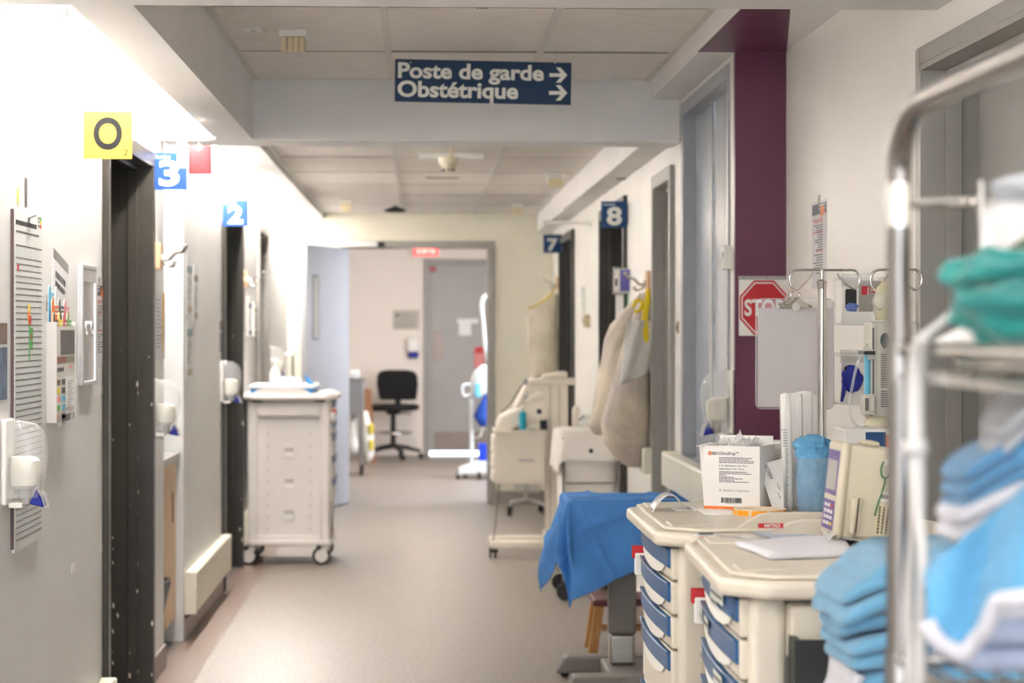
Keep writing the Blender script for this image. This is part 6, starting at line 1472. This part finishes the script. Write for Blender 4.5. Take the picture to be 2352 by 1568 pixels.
# exit sign, plaque, dispenser, door papers
xa, xb = xY(950, YF), xY(1006, YF)
t = thing('exit_sign', 'red lit exit sign above the grey far door', 'sign', ((xa + xb) / 2, YF, zY(590, YF)))
B().box(xa - .02, xb + .03, YF - .06, YF, zY(592, YF), zY(560, YF)).build('housing', WHITE, t, bevel=.006)
B().box(xa, xb, YF - .063, YF - .06, zY(588, YF), zY(566, YF)).build('lit_face', mat('exit_red', (235, 40, 36), .4, emit=.35, var=.05), t)
text('SORTIE', (xb - xa) * .8, .06, mat('exit_letters', (255, 150, 140), .4, emit=.5, var=.02), t, ((xa + xb) / 2, YF - .0635, zY(577, YF)), FRONT, bold=.02)
xa, xb = xY(903, YF), xY(963, YF)
t = thing('wall_plaque', 'grey metal plaque on the rose wall above the chair', 'plaque', ((xa + xb) / 2, YF, zY(756, YF)))
B().box(xa, xb, YF - .012, YF, zY(756, YF), zY(712, YF)).build('plate', mat('plaque_metal', (174, 168, 156), .35, .3, var=.05), t, bevel=.003)
B().cyl((xa + .05, YF - .014, zY(724, YF)), (xa + .05, YF - .012, zY(724, YF)), .025, 14).build('crest', DGREY, t)
b = B()
for k in range(4): b.box(xa + .03 + (.06 if k < 2 else 0), xb - .04, YF - .0135, YF - .012, zY(724 + k * 8, YF), zY(722 + k * 8, YF))
b.build('engraving', GREYINK, t)
xa, xb = xY(936, YF), xY(962, YF)
t = thing('soap_dispenser', 'white soap dispenser with a blue base beside the far door', 'soap dispenser', ((xa + xb) / 2, YF, zY(822, YF)))
B().box(xa, xb, YF - .1, YF, zY(808, YF), zY(774, YF)).build('case', WHITE, t, bevel=.02, seg=3); B().box(xa + .006, xb - .006, YF - .09, YF, zY(821, YF), zY(807, YF)).build('tray', LEVER, t, bevel=.01)
YD = YF + .02
def fpaper(nm, lbl, pxa, pxb, pya, pyb, m_, extra=None):
    xa, xb = xY(pxa, YD), xY(pxb, YD); t = thing(nm, lbl, 'notice', ((xa + xb) / 2, YD, zY(pyb, YD))); B().box(xa, xb, YD - .003, YD, zY(pyb, YD), zY(pya, YD)).build('sheet', m_, t)
    if extra: extra(t)
    return t
fpaper('door_note', 'blank white note taped on the grey far door', 1054, 1082, 740, 770, PAPER, lambda t: B().box(xY(1050, YD), xY(1098, YD), YD - .004, YD - .003, zY(742, YD), zY(732, YD)).build('top_strip', PAPER, t))
fpaper('door_warning', 'red warning sheet low on the grey far door', 1089, 1113, 796, 845, mat('warning_red', (206, 96, 92), .6, var=.05), lambda t: (B().box(xY(1091, YD), xY(1111, YD), YD - .004, YD - .003, zY(843, YD), zY(812, YD)).build('text_panel', PINK, t), B().box(xY(1096, YD), xY(1106, YD), YD - .005, YD - .003, zY(808, YD), zY(799, YD)).build('symbol', RED, t)))
fpaper('door_label', 'small red label at the top corner of the far door', 987, 1001, 612, 624, mat('dull_red', (170, 60, 60), .6, var=.05), lambda t: B().box(xY(989, YD), xY(999, YD), YD - .004, YD - .003, zY(620, YD), zY(617, YD)).build('line', PINK, t))
# ================================================================ chrome linen rack in the foreground
RACKM = mat('rack_chrome', (140, 134, 130), .24, 1, var=.04, vscale=20)
Yr = 2.1; xr = xY(2066, Yr); xR, yN = 1.02, 1.45
zs = [1.42, 1.12, .62, .16]
zt = 1.651
t = thing('linen_rack', 'chrome wire linen rack with a curved top handle', 'rack', (.74, 1.78, 0))
def arc(c, r, a0, a1, f, n=8): return [f(c[0] + r * math.cos(a0 + (a1 - a0) * k / n), c[1] + r * math.sin(a0 + (a1 - a0) * k / n)) for k in range(n + 1)]
for x in (xr, xR):
    r, ry_ = .06, .11
    pts = [(x, Yr, .12), (x, Yr, 1.0), (x, Yr, zt - r)] + [(x, Yr - ry_ + ry_ * math.cos(a), zt - r + r * math.sin(a)) for a in [math.pi / 2 * k / 8 for k in range(1, 9)]] + [(x, (Yr + yN) / 2, zt)] + [(x, yN + ry_ + ry_ * math.cos(a), zt - r + r * math.sin(a)) for a in [math.pi / 2 + math.pi / 2 * k / 8 for k in range(0, 8)]] + [(x, yN, zt - r), (x, yN, .12)]
    B().tube(pts, .0127, 16).build('side_frame', RACKM, t, smooth='all')
    for y in (Yr, yN): 
        B().cyl((x, y, .03), (x, y, .13), .008, 8).build('caster_stem', STEEL, t); B().cyl((x - .014, y, .05), (x + .014, y, .05), .05, 18).build('caster', RUBBER, t)
zc = zY(463, Yr)
B().cyl((xr, Yr, zc), (xR, Yr, zc), .0055, 10).build('cross_piece', CHROME, t); B().cyl((xr, Yr, zY(447, Yr) - .03), (xr, Yr, zY(447, Yr) + .012), .0142, 14).build('collar', CHROME, t)
xv = xY(2262, 2.06)
B().tube([(xv, 2.07, 1.42), (xv, 2.07, zc + .012), (xv, 2.07, zc + .02)], [.004, .004, .006], 8).build('upright_rod', CHROME, t, smooth=True)
B().cyl((xv, 2.07, zc), (xv, Yr, zc), .004, 8).build('rod_link', CHROME, t)
for z in zs:
    sh = B()
    # beaded twisted edge
    def bead(p0, p1):
        p0, p1 = Vector(p0), Vector(p1); L_ = (p1 - p0).length; n_ = max(4, int(L_ / .0035)); pts = []; rs = []
        for k in range(n_ + 1): pts.append(p0.lerp(p1, k / n_)); rs.append(.0042 + .0022 * (k % 2) + .001 * ((k // 2) % 2))
        return pts, rs
    for a, b_ in (((xr, yN, z), (xr, Yr, z)), ((xR, yN, z), (xR, Yr, z)), ((xr, yN, z), (xR, yN, z)), ((xr, Yr, z), (xR, Yr, z))):
        pts, rs = bead(a, b_); B().tube(pts, rs, 6).build('twisted_edge', CHROME, t, smooth='all')
        B().cyl((a[0], a[1], z - .026), (b_[0], b_[1], z - .026), .0042, 8).build('lower_edge', CHROME, t, smooth=True)
    b = B()
    for k in range(1, 22): x = xr + (xR - xr) * k / 22; b.cyl((x, yN, z - .004), (x, Yr, z - .004), .0022, 5)
    b.build('wire_deck', CHROME, t)
    for q in (.33, .66): y = yN + (Yr - yN) * q; B().cyl((xr, y, z - .009), (xR, y, z - .009), .004, 6).build('deck_rib', CHROME, t)
    for x in (xr, xR):
        for y in (Yr, yN): B().cyl((x, y, z - .03), (x, y, z + .006), .0146, 14).build('shelf_collar', RACKM, t)
# white strap hanging from the upper shelf
t = thing('white_strap', 'pair of white straps hanging down the rack side', 'strap', (xr + .01, 1.98, .9))
def rk(px, py, X): v = PX(px, py, X=X); return (v.x, v.y, v.z)
WS = mat('white_strap', (186, 184, 182), .5, var=.04)
Xs = xr - .012
B().tube([rk(2125, 772, Xs), rk(2112, 800, Xs), rk(2104, 860, Xs), rk(2102, 960, Xs), rk(2104, 1060, Xs), rk(2106, 1170, Xs), rk(2094, 1260, Xs), rk(2088, 1400, Xs), rk(2094, 1590, Xs)], [.006, .0085, .0085, .0085, .009, .008, .0055, .0055, .0055], 10).build('strap', WS, t, smooth='all')
B().tube([rk(2108, 1100, Xs - .002), rk(2112, 1190, Xs - .002), rk(2120, 1280, Xs - .002), rk(2116, 1400, Xs - .002), rk(2112, 1590, Xs - .002)], .005, 10).build('strap', WS, t, smooth='all')
B().tube([rk(2125, 772, Xs), rk(2200, 710, xr + .02), rk(2262, 672, xr + .05)], .004, 8).build('strap_end', WS, t, smooth='all')
B().tube([rk(2102, 1010, Xs - .001), rk(2103, 1045, Xs - .001)], .0115, 10).build('buckle', WS, t, smooth='all')
# linens on the shelf at 1.12 --------------------------------------------------
LB = mat('linen_blue', (84, 146, 184), .9, var=.08, vscale=14, bump=.4, bscale=160, sheen=.3)
LB2 = mat('linen_steel_blue', (78, 126, 164), .9, var=.08, vscale=14, bump=.4, bscale=160, sheen=.3)
LG = mat('linen_grey', (158, 160, 164), .9, var=.06, vscale=14, bump=.4, bscale=160)
LW_ = mat('linen_white', (196, 196, 203), .9, var=.05, vscale=14, bump=.4, bscale=160)
LL = mat('linen_lilac', (166, 175, 200), .9, var=.05, vscale=10, bump=.4, bscale=160)
def folded(nm, lbl, cat, x0, x1, y0, y1, z0, h, m_, group=None, layers=2, rot=0, seed=0, bulge=.012, droop=0, dw=.1):
    """a folded cloth: layers with round folds on the -X and -Y sides"""
    rr = random.Random(seed); cx, cy = (x0 + x1) / 2, (y0 + y1) / 2
    t = thing(nm, lbl, cat, (cx, cy, z0), rot, group); lh = h / layers
    for k in range(layers):
        za = k * lh; b = B(); n_ = 10; prof = []
        for q in range(n_ + 1):
            a = -math.pi / 2 + math.pi * q / n_
            prof.append((math.cos(a), .5 + .5 * math.sin(a)))
        jx, jy = rr.uniform(-.004, .004), rr.uniform(-.004, .004)
        W2, D2 = (x1 - x0) / 2, (y1 - y0) / 2; rd = lh * .5
        secs = []
        for (o_, zf) in prof: secs.append((za + zf * lh * .985, jx, jy, W2 - rd + rd * o_ * (1.0 + bulge * 20 * (1 if k % 2 else .5)), D2 - rd + rd * o_))
        vs = []; N = 44
        for (z, ax_, ay_, rx, ry) in secs:
            for q in range(N):
                a = 2 * math.pi * q / N; c, s = math.cos(a), math.sin(a); e_ = 9
                x = math.copysign(abs(c) ** (2 / e_), c) * rx + ax_; y = math.copysign(abs(s) ** (2 / e_), s) * ry + ay_
                zz = z + .18 * lh * noise.noise(Vector((x * 9 + seed, y * 9, 0))) + .05 * lh * noise.noise(Vector((x * 30, y * 30, seed)))
                qd = max(0, (-W2 + dw - x) / dw); zz -= droop * qd * qd; z_ = z - droop * qd * qd
                vs.append((x, y, max(zz, .0005 - droop * qd * qd if k == 0 else z_ - .15 * lh)))
        fs = []
        for i in range(len(secs) - 1):
            for q in range(N): q2 = (q + 1) % N; fs.append((i * N + q, i * N + q2, (i + 1) * N + q2, (i + 1) * N + q))
        fs.append(tuple(range(N - 1, -1, -1))); fs.append(tuple((len(secs) - 1) * N + q for q in range(N)))
        b.add(vs, fs).build('fold', m_, t, world=False, smooth='all')
    return t
zsh = 1.127; S0 = 1.9
specs = [(.05, LL, 'pale lilac folded blanket at the bottom of the rack pile', 2), (.034, LW_, 'white folded sheet low in the rack pile', 2), (.036, LB, 'light blue folded blanket low in the rack pile', 2), (.03, LG, 'grey folded sheet in the middle of the rack pile', 2), (.032, LW_, 'white folded sheet above the grey one in the rack pile', 2), (.044, LB2, 'steel blue thick blanket high in the rack pile', 3), (.03, LB, 'light blue folded blanket high in the rack pile', 2), (.03, LG, 'grey folded blanket topping the rack pile', 2)]
z = zsh; rr = random.Random(11)
for k, (h, m_, l, ly) in enumerate(specs):
    ox = .012 * rr.uniform(-1, 1) + .004 * k; oy = .018 * rr.uniform(-1, 1)
    folded('folded_blanket', l, 'blanket', xr + .022 + ox + (.03 if k > 5 else 0), xr + .40, 1.955 + oy, 2.085, z, h, m_, 'folded linens on the chrome rack', ly, R(rr.uniform(-2.5, 2.5)), k, .012, .009 * k, .11); z += h
ztop = z
# loose blue cloth hanging out of the pile in front
t = thing('loose_cloth', 'light blue cloth with a white hem spilling from the rack pile', 'cloth', (xr + .2, 1.8, 1.15))
def spill(u, v):
    a = Vector((2128 + 240 * u, 1300 - 190 * u, 0)); b_ = Vector((2128 + 240 * u, 1425 + 95 * math.sin(math.pi * min(1, u * 1.5)) - 60 * u, 0))
    q = a.lerp(b_, v); Yq = 1.945 - .06 * u - .03 * v - .012 * math.sin(u * 7 + v * 2)
    p_ = PX(q.x, q.y, Y=Yq); return (p_.x, p_.y, p_.z + .006 * noise.noise(Vector((u * 6, v * 5, 8))))
B().grid(spill, 30, 16).build('cloth', LB, t, smooth='all', solid=.006)
B().tube([spill(k / 24, 1.0) for k in range(25)], .008, 8).build('hem', LW_, t, smooth='all')
# upper shelf contents
TEAL = mat('teal_cloth', (14, 104, 100), .85, rgb2=(30, 138, 130), vscale=8, bump=.5, bscale=80, sheen=.3); OLIVE = mat('dark_olive_cloth', (44, 52, 26), .9, rgb2=(64, 70, 38), vscale=20, bump=.4, bscale=120)
z = 1.427
t = thing('teal_bundle', 'crumpled teal cloth on the upper rack shelf', 'cloth', (xr + .16, 1.86, z))
xg = xY(2355, 1.86)
blob((xg + .0, 1.85, z + .028), (.062, .05, .032), .3, 9, 2.0, 4, flat=z).build('cloth', TEAL, t, smooth='all')
blob((xg - .008, 1.87, z + .06), (.055, .045, .022), .32, 4, 2.4, 4).build('cloth_fold', TEAL, t, smooth='all')
t = thing('olive_bundle', 'dark olive rolled bundle behind the teal cloth', 'bundle', (xg + .05, 1.96, z))
blob((xg + .085, 1.975, z + .055), (.075, .05, .058), .15, 2, 1.6, 4, flat=z).build('roll', OLIVE, t, smooth='all')
B().tube([(xg - .002, 1.93, z + .03), (xg + .01, 1.905, z + .07), (xg + .05, 1.9, z + .1), (xg + .09, 1.9, z + .1)], .006, 8).build('band', OLIVE, t, smooth='all')
t = thing('white_packet', 'white paper packet lying on the upper rack shelf', 'packet', (xY(2255, 1.95), 1.95, z))
xw = xY(2165, 1.97)
B().prism([(xw, 2.02, z), (xw + .1, 1.9, z), (xw + .1, 1.9, z + .02), (xw + .06, 1.94, z + .034), (xw + .02, 2.0, z + .012)], (.02, .05, 0)).build('packet', PAPER, t, bevel=.004)
B().box(xw + .03, xw + .04, 1.945, 1.955, z + .02, z + .042).build('clip', BLACKP, t)
t = thing('clear_bag', 'clear plastic bag of grey cloth on the upper rack shelf', 'bag', (xY(2310, 2.02), 2.03, z))
xg2 = xY(2335, 2.03)
B().loft([(z, xg2, 2.03, .03, .028), (z + .05, xg2, 2.03, .032, .03), (z + .12, xg2, 2.035, .034, .03), (z + .135, xg2 + .01, 2.04, .03, .026)], 18, wr=.15).build('bag', FILM, t, smooth='all')
blob((xg2 + .018, 2.035, z + .145), (.04, .03, .016), .3, 6).build('grey_cloth', LG, t, smooth='all')
# ================================================================ towel trolley between rack and carts
xa, xb = .54, 1.06; ya, yb = 2.74, 3.2
t = thing('towel_trolley', 'steel trolley carrying the pile of blue towels', 'trolley', ((xa + xb) / 2, (ya + yb) / 2, 0))
zt0 = .905
for z in (zt0, .35): B().box(xa, xb, ya, yb, z - .03, z).build('shelf', STEEL, t, bevel=.004)
for x in (xa + .02, xb - .02):
    for y in (ya + .02, yb - .02):
        B().cyl((x, y, .1), (x, y, zt0 - .03), .012, 10).build('leg', STEEL, t); B().cyl((x - .012, y, .045), (x + .012, y, .045), .045, 16).build('caster', RUBBER, t); B().cyl((x, y, .05), (x, y, .11), .008, 8).build('caster_stem', STEEL, t)
z = zt0; rr = random.Random(5)
TB = mat('towel_blue', (98, 152, 184), .92, var=.06, vscale=20, bump=.5, bscale=220, sheen=.3)
for k in range(9):
    h = .026 + rr.uniform(-.002, .003); ox = .02 * rr.uniform(-1, 1) - .003 * k + .012
    l = ('bottom', 'second', 'third', 'fourth', 'fifth', 'sixth', 'seventh', 'eighth', 'top')[k]
    folded('folded_towel', ('%s blue towel counted from the foot of the towel pile' % l) if 0 < k < 8 else ('blue towel %s the towel pile' % ('under' if k == 0 else 'on top of')), 'towel', .585 + ox, .9, 2.885 + rr.uniform(-.008, .008), 3.12, z, h, TB, 'blue towels in the pile', 1, R(rr.uniform(-3, 3)), 30 + k, .02, .005 * k, .08); z += h
t = thing('white_cloth', 'white cloth slumped beside the towel pile over the trolley edge', 'cloth', (.56, 2.95, .9))
B().grid(lambda u, v: (.592 - .008 * math.sin(v * 5) - .008 * v + .012 * noise.noise(Vector((u * 4, v * 5, 2))), 2.9 + .2 * u + .008 * math.sin(v * 9), zt0 + .07 - .3 * v), 14, 20).build('cloth', LW_, t, smooth='all', solid=.012)
# small print and wire work too fine to pick apart
for o in list(bpy.data.objects):
    if o.type == 'MESH' and o.name.split('.')[0] in ('print_line', 'small_print', 'barcode', 'typed_lines', 'title_line', 'handwriting', 'slots', 'wire_deck', 'wire_basket', 'engraving', 'ruler_marks', 'sticker_print', 'paint_chips', 'feet', 'title', 'ruled_box'): o['kind'] = 'stuff'
